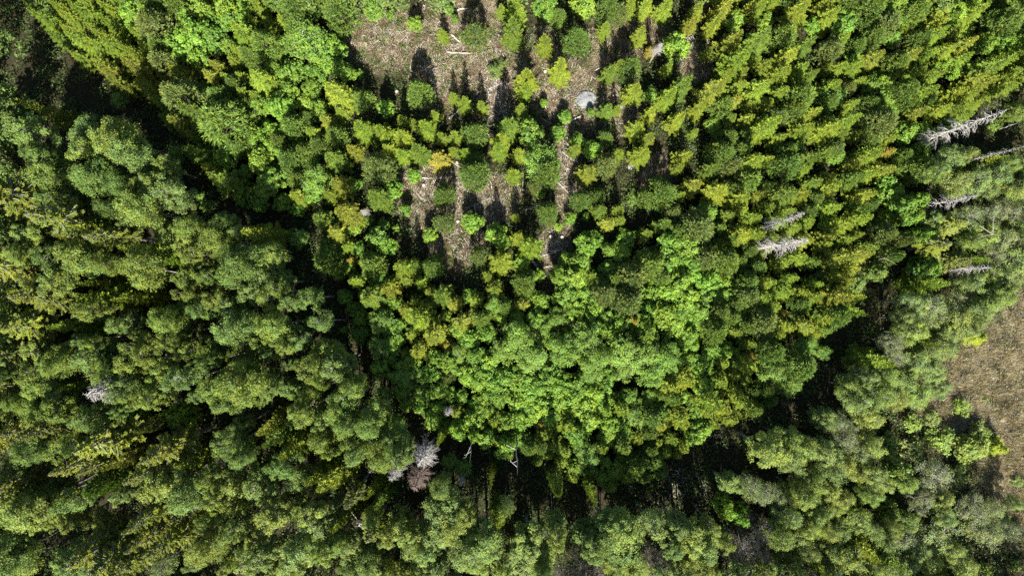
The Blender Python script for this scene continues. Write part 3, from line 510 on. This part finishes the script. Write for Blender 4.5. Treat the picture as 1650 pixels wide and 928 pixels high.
for px, py, h, R, lab, dens in LONGDEAD:
    T = dict(k='d', px=px, py=py, R=R, h=h, young=False, tip=True); e = plant(T); e['label'] = lab; T['label'] = lab

# ---------------------------------------------------------------- labels that single each tree out
ORD = ['nearest', 'second', 'third', 'fourth', 'fifth', 'sixth', 'seventh', 'eighth', 'ninth', 'tenth', 'eleventh', 'twelfth', 'thirteenth', 'fourteenth', 'fifteenth', 'sixteenth', 'seventeenth', 'eighteenth', 'nineteenth', 'twentieth']
HOURS = ['twelve', 'one', 'two', 'three', 'four', 'five', 'six', 'seven', 'eight', 'nine', 'ten', 'eleven']
MARKS = [('the lichened boulder', 945, 162), ('the brown dead spruce', 667, 778), ('the tall hooked dead spruce', 1560, 205), ('the densest dead spruce', 1262, 402),
         ('the round silver dead spruce', 155, 626), ('the bog meadow edge', 1600, 560), ('the pale flat stone', 802, 246), ('the round black gap', 295, 290),
         ('the crossed white logs', 800, 138), ('the stacked pale logs', 897, 405), ('the brown bare slope', 88, 893), ('the broad brown clearing', 625, 62),
         ('the vivid thicket centre', 860, 640), ('the shady brown strip', 1110, 775), ('the brown twiggy trees', 1200, 870), ('the gnarled pale bough', 582, 838),
         ('the slim white stem', 1440, 507), ('the upper black gap', 85, 90), ('the lime maple thicket', 1090, 440), ('the upper edge clearing', 1115, 105), ('the white snag', 1526, 25),
         ('the wide diagonal gap', 530, 500), ('the lone meadow shrub', 1550, 657), ('the shadowed trunk lines', 790, 745), ('the hollow by the frame corner', 1640, 170)]
def size_word(T):
    big = {'s': (1.45, 2.0), 'r': (1.45, 2.0), 'o': (2.0, 2.6), 'p': (1.4, 2.0), 'b': (1.7, 2.2), 'c': (1.7, 2.3), 'f': (1.9, 2.3), 'l': (1.3, 1.85), 'g': (1.9, 2.3), 't': (2.0, 2.4), 'd': (1.0, 1.6), 'D': (1, 2), 'k': (1.2, 1.8)}[T['k']]
    return 'small' if T['R'] < big[0] else ('large' if T['R'] > big[1] else '')
groups = {}
for T in THINGS:
    d = ' '.join(x for x in (size_word(T), T['cn'], KIND[T['k']][1]) if x); T['desc'] = d
    groups.setdefault(d, []).append(T)
used_labels = set()
for d, L in groups.items():
    ranks = {}
    for mn, mx, my in MARKS:
        sect = {}
        for T in L:
            a = math.degrees(math.atan2(T['px'] - mx, my - T['py'])) % 360
            sect.setdefault(int(((a + 15) % 360) // 30), []).append((math.hypot(T['px'] - mx, T['py'] - my), id(T)))
        for h_, lst in sect.items():
            lst.sort()
            for i, (dd, t) in enumerate(lst): ranks.setdefault(t, []).append((i * 160 + dd, i, mn, h_))
    for T in L:
        if 'label' in T: continue
        _, i, mn, h_ = min(ranks[id(T)])
        o = 'nearest' if i == 0 else ORD[min(i, 19)]
        T['label'] = f"{d}, {o} out from {mn} towards {HOURS[h_]} o'clock" if i else f"{d} nearest {mn} on its {HOURS[h_]} o'clock side"
        if len(T['label'].replace("o'clock", 'oclock').split()) > 14: T['label'] = T['label'].replace(' the ', ' ')
        T['obj']['label'] = T['label']

# ---------------------------------------------------------------- logs, stones, stumps
LOGS = [(720, 86, 760, 88, .16, 'straight pale log lying alone below the big pine'), (730, 19, 754, 16, .18, 'short white log by the upper edge of the brown clearing'),
 (726, 56, 741, 69, .13, 'short broken log sloping below the low lime spruce'), (787, 144, 815, 132, .13, 'longer of the two crossed white logs in the brush heap'),
 (795, 127, 808, 147, .09, 'shorter of the two crossed white logs in the brush heap'), (917, 197, 936, 187, .14, 'white log below the lichened boulder'),
 (724, 193, 732, 183, .18, 'stubby bleached log lower in the spruce shade'), (702, 210, 714, 200, .14, 'bleached log next below the stubby one'),
 (924, 173, 936, 160, .10, 'slim pole leaning on the lichened boulder'), (904, 210, 912, 217, .12, 'short pale stick on the track below the boulder'),
 (870, 189, 892, 202, .06, 'thin grey pole lying in the deep shade by the boulder track'), (730, 263, 745, 272, .10, 'short white pole beside the round pine'),
 (677, 288, 700, 287, .09, 'level white pole crossing the brushwood by the orange spruce'), (681, 267, 691, 286, .09, 'steep white pole touching the level pole'),
 (729, 317, 746, 294, .08, 'slanting white pole between the two pines of the lower clearing'), (750, 336, 795, 319, .07, 'long thin bleached pole across the lower clearing'),
 (842, 341, 877, 328, .09, 'grey pole lying in the black tree shade'), (843, 276, 842, 307, .07, 'upright-running thin white pole, longer of the pair'),
 (851, 273, 854, 293, .06, 'upright-running thin white pole, shorter of the pair'), (897, 293, 920, 316, .10, 'pale log slanting across the narrow track'),
 (905, 244, 927, 264, .10, 'pale log slanting beside the white rubble on the track'), (895, 319, 915, 312, .06, 'thin stick meeting the slanting track log'),
 (871, 413, 907, 402, .15, 'long pale log under the stacked logs'), (886, 405, 906, 403, .13, 'thick short log resting above the long pale log'),
 (875, 431, 900, 427, .08, 'dark grey log at the shade edge below the stacked logs'), (857, 419, 866, 431, .16, 'forked pale log by the big spruce'),
 (765, 329, 767, 357, .11, 'weathered log running down the shaded strip'), (1047, 22, 1050, 40, .05, 'thin pale pole near the upper edge'),
 (1203, 95, 1194, 108, .08, 'white broken top among the dense yellow spruces')]
def add_thing(name, me_list, loc, label, cat, group=None, rot=(0, 0, 0)):
    e = bpy.data.objects.new(name, None); COL.objects.link(e); e.location = loc; e.rotation_euler = rot
    e['label'] = label; e['category'] = cat
    if group: e['group'] = group
    for nm, me in me_list:
        o = bpy.data.objects.new(nm, me); COL.objects.link(o); o.parent = e
    return e
for x0, y0, x1, y1, rr, lab in LOGS:
    a, b = np.array(at(x0, y0)), np.array(at(x1, y1)); c_ = (a + b) / 2; L_ = np.linalg.norm(b - a); u = (b - a) / L_
    pts = [u * (t_ - .5) * L_ + np.array((random.gauss(0, .04), random.gauss(0, .04), random.gauss(0, .03))) for t_ in np.linspace(0, 1, 6)]
    S = [(pts[i], pts[i + 1], rr * (1 - .09 * i), rr * (1 - .09 * (i + 1))) for i in range(5)]
    for q in range(4):
        i = random.randrange(1, 5); S.append((pts[i], pts[i] + np.array((random.gauss(0, .25), random.gauss(0, .25), abs(random.gauss(.1, .12)))), rr * .25, rr * .1))
    V, F = tubes(S, 7)
    caps = [np.array([[0, 1, 2, 3, 4, 5, 6]][::-1]), np.array([[7 * 9 + 0] * 0]) ]
    endc = np.arange(4 * 14 + 7, 4 * 14 + 14)[None, :]
    me = mesh_from('fallen_log', V, [F, np.arange(0, 7)[::-1][None, :], endc], M_LOG, smooth=False)
    o = bpy.data.objects.new('fallen_log', me); COL.objects.link(o)
    z = gz_at(c_[0], c_[1]) + rr + .12
    o.location = (c_[0], c_[1], z); j = random.uniform(.8, 1.15); o.color = (j, j, j * .98, 1)
    o['label'] = lab; o['category'] = 'log'; o['group'] = 'fallen logs in the clearing'
# stones
ms, t, nd, lk = new_mat('lichened_stone')
out = N(nd, 'ShaderNodeOutputMaterial'); p = N(nd, 'ShaderNodeBsdfPrincipled'); p.inputs['Roughness'].default_value = .9
tc = N(nd, 'ShaderNodeTexCoord'); n1, c1 = noise_ramp(3.4, [(.38, (.05, .05, .035)), (.45, (.15, .155, .15)), (.6, (.20, .21, .21)), (.72, (.32, .33, .33))], 9, .3, .7)
lk.new(c1.outputs[0], p.inputs['Base Color']); bp = N(nd, 'ShaderNodeBump'); bp.inputs['Strength'].default_value = 1.0; lk.new(n1.outputs[0], bp.inputs['Height']); lk.new(bp.outputs[0], p.inputs['Normal']); lk.new(p.outputs[0], out.inputs[0])
def stone(px, py, rx, ry, rz, label, name='boulder'):
    import bmesh
    bm = bmesh.new(); bmesh.ops.create_icosphere(bm, subdivisions=4, radius=1)
    sd_ = random.uniform(0, 50)
    for v_ in bm.verts:
        c_ = v_.co.copy(); f = 1 + .16 * mnoise.fractal((c_.x * 1.3 + sd_, c_.y * 1.3, c_.z * 1.3), 1, 2, 4)
        if c_.z > .45: c_.z = .45 + (c_.z - .45) * .45
        v_.co = (c_.x * rx * f, c_.y * ry * f, c_.z * rz * f)
    me = bpy.data.meshes.new(name); bm.to_mesh(me); bm.free(); me.materials.append(ms)
    o = bpy.data.objects.new(name, me); COL.objects.link(o); x, y, _ = at(px, py); o.location = (x, y, gz_at(x, y) + rz * .15)
    o.rotation_euler = (0, 0, random.uniform(0, 6)); o['label'] = label; o['category'] = 'rock'; o['group'] = 'stones in the clearing'
stone(945, 162, 1.5, 1.3, .75, 'broad flat-topped grey boulder with lichen spots in the clearing')
stone(802, 246, 1.0, .6, .4, 'pale flat stone between spruces above the round pine', 'flat_stone')
stone(925, 254, .7, .55, .35, 'white broken stone beside the slanting track log', 'flat_stone')
stone(1016, 268, .5, .45, .4, 'pale stone near the grassy strip among yellow spruces', 'flat_stone')
stone(629, 53, .32, .25, .25, 'small white stone in the middle of the broad brown clearing', 'small_stone')
stone(657, 66, .40, .3, .25, 'small white stone at the rim of the broad brown clearing', 'small_stone')
stone(799, 80, .28, .22, .2, 'small white stone below the large spruce near the upper edge', 'small_stone')
stone(687, 321, .35, .25, .2, 'small pale stone among brushwood beside the deep-green pine', 'small_stone')
stone(641, 254, .55, .6, .35, 'pale chalky stone above the rusty brushwood', 'small_stone')
stone(1000, 173, .5, .4, .3, 'white stone beside the lime spruces past the boulder', 'small_stone')
stone(740, 248, .25, .2, .2, 'tiny white stone between the orange spruce and the track pine', 'small_stone')
stone(962, 176, .4, .3, .28, 'small grey stone touching the lower edge of the broad boulder', 'small_stone')
stone(931, 150, .45, .35, .3, 'small grey stone just above the broad boulder', 'small_stone')
stone(925, 166, .6, .45, .22, 'low pale stone half buried beside the broad boulder', 'flat_stone')
stone(909, 141, .3, .25, .22, 'small pale stone in the brushwood above the boulder', 'small_stone')
# bare standing or leaning stems: both ends given with their heights
def stem(x0, y0, z0, x1, y1, z1, r, label, forks=5):
    a = np.array(at(x0, y0, z0)); b = np.array(at(x1, y1, z1)); d = b - a
    pts = [d * t_ + np.array((random.gauss(0, .05), random.gauss(0, .05), 0)) * (0 < t_ < 1) for t_ in np.linspace(0, 1, 8)]
    S = [(pts[i], pts[i + 1], r * (1 - .1 * i), r * (1 - .1 * (i + 1))) for i in range(7)]
    for q in range(forks):
        i = random.randrange(2, 8); e = pts[i] + np.array((random.gauss(0, .7), random.gauss(0, .7), random.uniform(.1, .8)))
        S.append((pts[i], e, r * .35, r * .15)); S.append((e, e + np.array((random.gauss(0, .3), random.gauss(0, .3), .3)), r * .15, r * .06))
    V, F = tubes(S, 6); me = mesh_from('bare_stem', V, [F], M_DEAD, smooth=True)
    o = bpy.data.objects.new('bare_stem', me); COL.objects.link(o); o.location = a; o.color = (1.25, 1.22, 1.15, 1)
    o['label'] = label; o['category'] = 'bare stem'; o['group'] = 'bare stems'
stem(1521, 19, 0, 1531, 31, 9, .10, 'short white broken stem poking from the dense spruces near the upper edge', 1)
stem(1455, 500, 0, 1500, 494, 10, .13, 'slim white stem leaning across the black gap by the bog birches', 4)
stem(1395, 593, 0, 1436, 606, 8, .12, 'slim pale stem between the black gap and the lower bog birches', 3)
stem(1545, 387, 3, 1600, 378, 12, .10, 'long straight white stem above the pale leaning dead spruce', 3)
stem(1400, 423, 0, 1424, 416, 7, .09, 'thin pale stem among the yellow spruces beside the gap', 2)
stem(1612, 207, 4, 1640, 198, 10, .10, 'thin white stem just below the tall silver dead spruce', 1)
stem(832, 700, 0, 834, 762, 14, .13, 'mottled white birch stem standing in the dark strip', 3)
stem(760, 690, 0, 757, 745, 13, .10, 'thin grey stem standing in the dark strip near the dead spruces', 3)
stem(570, 820, 0, 578, 846, 11, .15, 'gnarled pale bough forking above the lower birches', 14)
# stumps
for px, py, lab in [(878, 117, 'pale split stump between two green spruces'), (737, 264, 'cut stump beside the short white pole'), (905, 383, 'dark cut stump above the stacked logs'),
                    (887, 382, 'blackened cut stump on the pale track patch'), (683, 300, 'weathered stump among brushwood by the level pole'), (640, 150, 'grey stump at the shade edge of the brown clearing'), (738, 358, 'low stump on the tan strip between the pines')]:
    x, y, _ = at(px, py); V, F = tubes([((0, 0, -.2), (0.02, 0, .25), .34, .25), ((0.02, 0, .25), (.03, .01, .5), .25, .23)] + [((0, 0, .1), (math.cos(a) * .55, math.sin(a) * .55, -.1), .12, .05) for a in (0.3, 1.6, 2.7, 4.0, 5.2)], 8)
    bark = mesh_from('bark', V, [F], M_BARK); Vt = np.array([(.03 + math.cos(k * math.pi / 5) * .23, .01 + math.sin(k * math.pi / 5) * .23, .503 + (k % 3) * .01) for k in range(10)])
    top = mesh_from('cut_face', Vt, [np.arange(10)[None, :]], M_LOG)
    add_thing('tree_stump', [('bark', bark), ('cut_face', top)], (x, y, gz_at(x, y)), lab, 'stump', 'stumps in the clearing')

# ---------------------------------------------------------------- stuff: brushwood, dry grass, undergrowth, floor litter
def scatter(n, box, ok):
    x = RNG.uniform(box[0], box[2], n); y = RNG.uniform(box[1], box[3], n); m_ = ok(x, y); return x[m_], y[m_]
def world(px, py): return (px - PW / 2) * K, -(py - PH / 2) * K
def stuff_obj(name, me, label, color=(1, 1, 1)):
    o = bpy.data.objects.new(name, me); COL.objects.link(o); o['kind'] = 'stuff'; o['label'] = label; o.color = (*color, 1); return o
# ground height lookup (vectorised from the sheet)
GZ = gz.reshape(ny, nx)
def gzv(x, y):
    i = np.clip(np.searchsorted(gx, x) - 1, 0, nx - 2); j = np.clip(np.searchsorted(gy, y) - 1, 0, ny - 2)
    fx = (x - gx[i]) / (gx[i + 1] - gx[i]); fy = (y - gy[j]) / (gy[j + 1] - gy[j])
    return GZ[j, i] * (1 - fx) * (1 - fy) + GZ[j, i + 1] * fx * (1 - fy) + GZ[j + 1, i] * (1 - fx) * fy + GZ[j + 1, i + 1] * fx * fy
# brushwood sticks
PILES = [(800, 145, 22, 45, 520), (690, 300, 36, 50, 420), (745, 320, 26, 55, 320), (792, 325, 32, 36, 220), (742, 385, 30, 36, 200), (915, 275, 14, 75, 420), (890, 400, 22, 28, 160),
         (920, 170, 45, 40, 320), (625, 60, 60, 42, 260), (748, 60, 50, 60, 260), (700, 120, 25, 50, 160), (1110, 70, 22, 40, 140), (1010, 170, 20, 45, 140), (1110, 780, 40, 30, 200), (1130, 690, 25, 25, 140), (600, 770, 20, 40, 160)]
sx, sy = [], []
for cx, cy, rx, ry, n in PILES:
    sx.append(RNG.normal(cx, rx * .6, n)); sy.append(RNG.normal(cy, ry * .6, n))
sx, sy = world(np.concatenate(sx), np.concatenate(sy))
n = len(sx); an = RNG.uniform(0, math.pi, n); P = np.stack([sx, sy, gzv(sx, sy) + RNG.uniform(.04, .3, n)], 1)
D = np.stack([np.cos(an), np.sin(an), RNG.normal(0, .18, n)], 1); ln = RNG.gamma(3, .22, n) + .2
V1, F1 = rhombs(P, D, np.tile((0, 0, 1.), (n, 1)) + RNG.normal(0, .2, (n, 3)), ln, RNG.uniform(.03, .09, n), .3)
V2, F2 = rhombs(P, D, np.cross(D, (0, 0, 1.)), ln, RNG.uniform(.03, .08, n), 0)
M_STICK = leaf_material('bleached_brushwood', 0.0, .9, .1, .6, patch=0)
me = mesh_from('brushwood', np.concatenate([V1, V2]), [np.concatenate([F1, F2 + len(V1)])], M_STICK, np.tile(RNG.random(n), 2))
stuff_obj('brushwood_litter', me, 'bleached twigs and brushwood littering the open clearing', (.38, .34, .30))
# dry grass: in clearing and meadow
def grass(name, x, y, hgt, wd, color, label, lay=1.0):
    n = len(x); P = np.stack([x, y, gzv(x, y) + .05], 1); an = RNG.uniform(0, 6.283, n)
    D = unit(np.stack([np.cos(an) * lay, np.sin(an) * lay, RNG.uniform(.25, 1.0, n)], 1)); ln = hgt * RNG.uniform(.5, 1.4, n)
    V, F = rhombs(P + D * ln[:, None] * .45, D, RNG.normal(0, .5, (n, 3)) + np.array((0, 0, 1.)), ln, wd * RNG.uniform(.6, 1.4, n), .1)
    return stuff_obj(name, mesh_from(name, V, [F], M_GRASS, RNG.random(n)), label, color)
M_GRASS = leaf_material('grass_blades', .2, .8, .15, .5, patch=.35)
x, y = scatter(60000, (560, -20, 1180, 480), lambda x, y: clear_mask(x, y) > RNG.random(len(x)) * 1.2)
k_ = mnoise
x, y = world(x, y); g1 = np.array([fbm(a, b, .35, 9) for a, b in zip(x, y)])
grass('dry_grass', x[g1 > -.05], y[g1 > -.05], .35, .07, (.30, .26, .18), 'dry straw-coloured grass in the clearing')
grass('green_grass', x[g1 < -.15], y[g1 < -.15], .30, .07, (.10, .13, .035), 'thin green grass in the clearing')
x, y = scatter(420000, (1400, 380, 1760, 1000), lambda x, y: poly_in(x, y, MEADOW))
x, y = world(x, y); g2 = np.array([fbm(a, b, .22, 4) for a, b in zip(x[::1], y[::1])])
g3 = np.array([fbm(a, b, .9, 6) for a, b in zip(x, y)])
keep = (RNG.random(len(x)) < np.where(g2 > -.1, .6, .25)) & (g3 > -.12 + .1 * RNG.random(len(x)))
grass('bog_sedge', x[keep & (g2 > -.2)], y[keep & (g2 > -.2)], .75, .05, (.36, .315, .215), 'pale dry sedge covering the bog meadow', 1.2)
grass('green_sedge', x[keep & (g2 < .0)][::2], y[keep & (g2 < .0)][::2], .4, .08, (.14, .145, .055), 'greenish sedge in the wet patches of the bog meadow', 1.0)
# dead herb tufts and low seedlings in the clearing
def tufts(name, n, hgt, color, label, box, ok, wd=.034, per=44, spread=.15):
    x, y = scatter(n, box, ok); x, y = world(x, y); n0 = len(x)
    tx = np.repeat(x, per) + RNG.normal(0, spread, n0 * per); ty = np.repeat(y, per) + RNG.normal(0, spread, n0 * per)
    P = np.stack([tx, ty, gzv(tx, ty)], 1); D = unit(np.stack([tx - np.repeat(x, per), ty - np.repeat(y, per), RNG.uniform(.12, .5, len(tx))], 1) + RNG.normal(0, .08, (len(tx), 3)))
    ln = hgt * np.repeat(RNG.uniform(.6, 1.5, n0), per) * RNG.uniform(.6, 1.2, len(tx))
    V, F = rhombs(P + D * ln[:, None] * .5, D, RNG.normal(0, 1, (len(tx), 3)), ln, wd * RNG.uniform(.6, 1.5, len(tx)), .1)
    return stuff_obj(name, mesh_from(name, V, [F], M_GRASS, np.repeat(RNG.random(n0), per) * .5 + RNG.random(len(tx)) * .5), label, color)
cb = (540, -30, 1200, 490); okc = lambda x, y: clear_mask(x, y) > RNG.random(len(x)) * .9
tufts('dead_herb_tufts', 6000, .5, (.22, .16, .10), 'rusty brown dead herb tufts over the clearing', cb, okc)
tufts('straw_tufts', 5200, .55, (.40, .35, .25), 'straw-coloured grass tufts over the clearing', cb, okc)
tufts('seedling_tufts', 2300, .42, (.11, .16, .035), 'low green seedlings and herbs over the clearing', cb, okc, .09)
mb = (1440, 400, 1760, 1000); okm = lambda x, y: poly_in(x + RNG.normal(0, 22, len(x)), y + RNG.normal(0, 22, len(x)), MEADOW)
tufts('sedge_tussocks', 7500, .8, (.40, .35, .245), 'straw-coloured sedge tussocks of the bog meadow', mb, okm, .04, 60, .2)
okh = lambda x, y: okm(x, y) & (np.array([fbm(a / 22, b / 22, 1, 8) for a, b in zip(x, y)]) > .08)
tufts('brown_heath_tufts', 9000, .75, (.10, .082, .05), 'dark brown heath tufts of the bog meadow', mb, okh, .045, 48, .3)
okg = lambda x, y: okm(x, y) & (np.array([fbm(a / 30, b / 30, 1, 5) for a, b in zip(x, y)]) < -.12)
tufts('green_bog_tufts', 4500, .6, (.14, .17, .055), 'green tufts in patches over the bog meadow', mb, okg, .06, 40, .3)
# undergrowth: low leaf sprays on the forest floor
def underok(x, y):
    wx, wy = x, y
    return (clear_mask(x, y) < .12 + .75 * RNG.random(len(x)) ** 4) & (~poly_in(x + RNG.normal(0, 25, len(x)), y + RNG.normal(0, 25, len(x)), MEADOW))
x, y = scatter(17000, (-60, -60, 1710, 990), underok)
dens = np.array([fbm(a / 60, b / 60, 1, 2) for a, b in zip(x, y)]); kp = (dens > -.15) | (RNG.random(len(x)) < .3); x, y = x[kp], y[kp]
x, y = world(x, y); n0 = len(x); per = 26
cx_ = np.repeat(x, per) + RNG.normal(0, .5, n0 * per); cy_ = np.repeat(y, per) + RNG.normal(0, .5, n0 * per)
hh = np.repeat(RNG.uniform(.25, 1.6, n0), per) * RNG.uniform(.4, 1, n0 * per)
P = np.stack([cx_, cy_, gzv(cx_, cy_) + hh], 1); n = len(P)
nr = unit(RNG.normal(0, .5, (n, 3)) + np.array((0, 0, 1.))); dd = RNG.normal(0, 1, (n, 3))
ln = RNG.uniform(.16, .34, n); V, F = rhombs(P, dd - nr * (dd * nr).sum(1, keepdims=True), nr, ln, ln * .7, .1)
stuff_obj('undergrowth', mesh_from('undergrowth', V, [F], M_BIG, np.repeat(RNG.random(n0), per) * .5 + RNG.random(n) * .5), 'low green undergrowth covering the forest floor', (.07, .105, .028))

# ---------------------------------------------------------------- small crowns filling the regrowth between the trees above
def mesh_np(me):
    nv = len(me.vertices); co = np.zeros(nv * 3, np.float32); me.vertices.foreach_get('co', co)
    va = np.zeros(len(me.polygons), np.float32); me.attributes['v'].data.foreach_get('value', va)
    tp = np.zeros(nv, np.float32)
    if 'tip' in me.attributes: me.attributes['tip'].data.foreach_get('value', tp)
    return co.reshape(-1, 3), va, tp
def merged(name, rows, mat, label, color):
    VV, FF, vv, tt, off = [], [], [], [], 0; cache = {}
    for key, x, y, s_, hz in rows:
        parts, R0, h0 = random.choice(PROTO[key]); me = parts[1][1]
        if me.name not in cache: cache[me.name] = mesh_np(me)
        co, va, tp = cache[me.name]; a = random.uniform(0, 6.28); c, sn = math.cos(a), math.sin(a); sc = s_ / R0
        VV.append(np.stack([(co[:, 0] * c - co[:, 1] * sn) * sc + x, (co[:, 0] * sn + co[:, 1] * c) * sc + y, co[:, 2] * hz / h0], 1))
        FF.append(np.arange(len(co)).reshape(-1, 4) + off); vv.append(va * .6 + random.random() * .4); tt.append(tp); off += len(co)
    stuff_obj(name, mesh_from(name, np.concatenate(VV), [np.concatenate(FF)], mat, np.concatenate(vv), np.concatenate(tt)), label, color)
fill = {'s': [], 'l': [], 'p': []}
tp_ = np.array([(T['px'], T['py'], T.get('rp', 15)) for T in TREES + REST]); tk = [T['k'] for T in TREES + REST]
added = []
for gy_ in range(-10, 800, 9):
    for gx_ in range(30, 1660, 9):
        x, y = gx_ + random.uniform(-4, 4), gy_ + random.uniform(-4, 4); A = np.array([x]), np.array([y])
        if not poly_in(*A, YOUNG)[0] or poly_in(*A, CORR)[0] or (560 < x < 1160 and y < 440 + (x < 900) * 40): continue
        if any(poly_in(*A, g)[0] for g in GAPS): continue
        d = np.hypot(tp_[:, 0] - x, tp_[:, 1] - y); i = int(np.argmin(d - tp_[:, 2] * .8))
        if d[i] < tp_[i, 2] * .8 + (7 if y > 430 and 640 < x < 1250 else 10.5): continue
        if any(abs(a - x) + abs(b - y) < 21 for a, b in added): continue
        added.append((x, y)); k = {'s': 's', 'r': 's', 'l': 'l', 'c': 'l', 'p': 'p'}.get(tk[i], 's')
        R = random.uniform(1.2, 1.7); h = R * random.uniform(3.2, 4.4); wx, wy, _ = at(x, y, h * .65); fill[k].append((k, wx, wy, R, h))
for T in REST:
    wx, wy, _ = at(T['px'], T['py'], T['h'] * .65)
    (fill['s'] if T['k'] == 's' else fill.setdefault('b', [])).append((T['k'], wx, wy, T['R'], T['h']))
merged('spruce_regrowth', fill['s'], M_SPRUCE, 'small spruces filling the gaps of the dense regrowth', (.150, .205, .036))
merged('leafy_regrowth', fill['l'], M_BIG, 'small leafy saplings filling the gaps of the bright thicket', (.170, .270, .038))
merged('pine_regrowth', fill['p'], M_PINE, 'small pines filling the gaps of the dense regrowth', (.105, .160, .036))
if fill.get('b'): merged('birch_understory', fill['b'], M_LEAF, 'smallest birches lost in the tall stand', (.13, .19, .046))

# ---------------------------------------------------------------- the woods go on beyond the frame
def woods():
    VV, FF, vv, off = [], [], [], 0
    rows = []
    for _ in range(5200):
        x, y = random.uniform(-118, 118), random.uniform(-92, 84)
        px, py = x / K / .925 + PW / 2, -y / K / .925 + PH / 2
        if (px * .925 + PW / 2 * .075 - PW / 2) / .89 + PW / 2 > -4 and px < 1672 and -22 < py < 945: continue
        if poly_in(np.array([px]), np.array([py]), MEADOW)[0]: continue
        if any((x - a) ** 2 + (y - b) ** 2 < 3.1 ** 2 for a, b in rows): continue
        rows.append((x, y))
        me = random.choice(LOD); nv = len(me[0]); a = random.uniform(0, 6.28); s = random.uniform(.85, 1.2); hz = random.uniform(.8, 1.05) * (.6 if y > 40 else 1)
        V = me[0].copy(); c, sn = math.cos(a), math.sin(a)
        V = np.stack([(V[:, 0] * c - V[:, 1] * sn) * s + x, (V[:, 0] * sn + V[:, 1] * c) * s + y, V[:, 2] * hz], 1)
        VV.append(V); FF.append(np.arange(nv).reshape(-1, 4) + off); vv.append(me[1]); off += nv
    return np.concatenate(VV), np.concatenate(FF), np.concatenate(vv)
LOD = []
for key in 'bbws':
    for parts, R0, h0 in PROTO[key][:2]:
        me = parts[1][1]; nv = len(me.vertices); co = np.zeros(nv * 3, np.float32); me.vertices.foreach_get('co', co); co = co.reshape(-1, 4, 3)
        va = np.zeros(len(me.polygons), np.float32); me.attributes['v'].data.foreach_get('value', va)
        sel = RNG.choice(len(co), 1500, replace=False) if len(co) > 1500 else np.arange(len(co))
        q = co[sel]; cc = q.mean(1, keepdims=True); q = cc + (q - cc) * 2.1
        LOD.append((q.reshape(-1, 3), va[sel]))
V, F, v = woods()
stuff_obj('surrounding_woods', mesh_from('surrounding_woods', V, [F], M_LEAF, v), 'mass of leafy woods continuing beyond the frame', (.12, .175, .045))
from collections import Counter
print('TREES', Counter(T['k'] for T in THINGS), 'labels', len({T['label'] for T in THINGS}), len(THINGS))
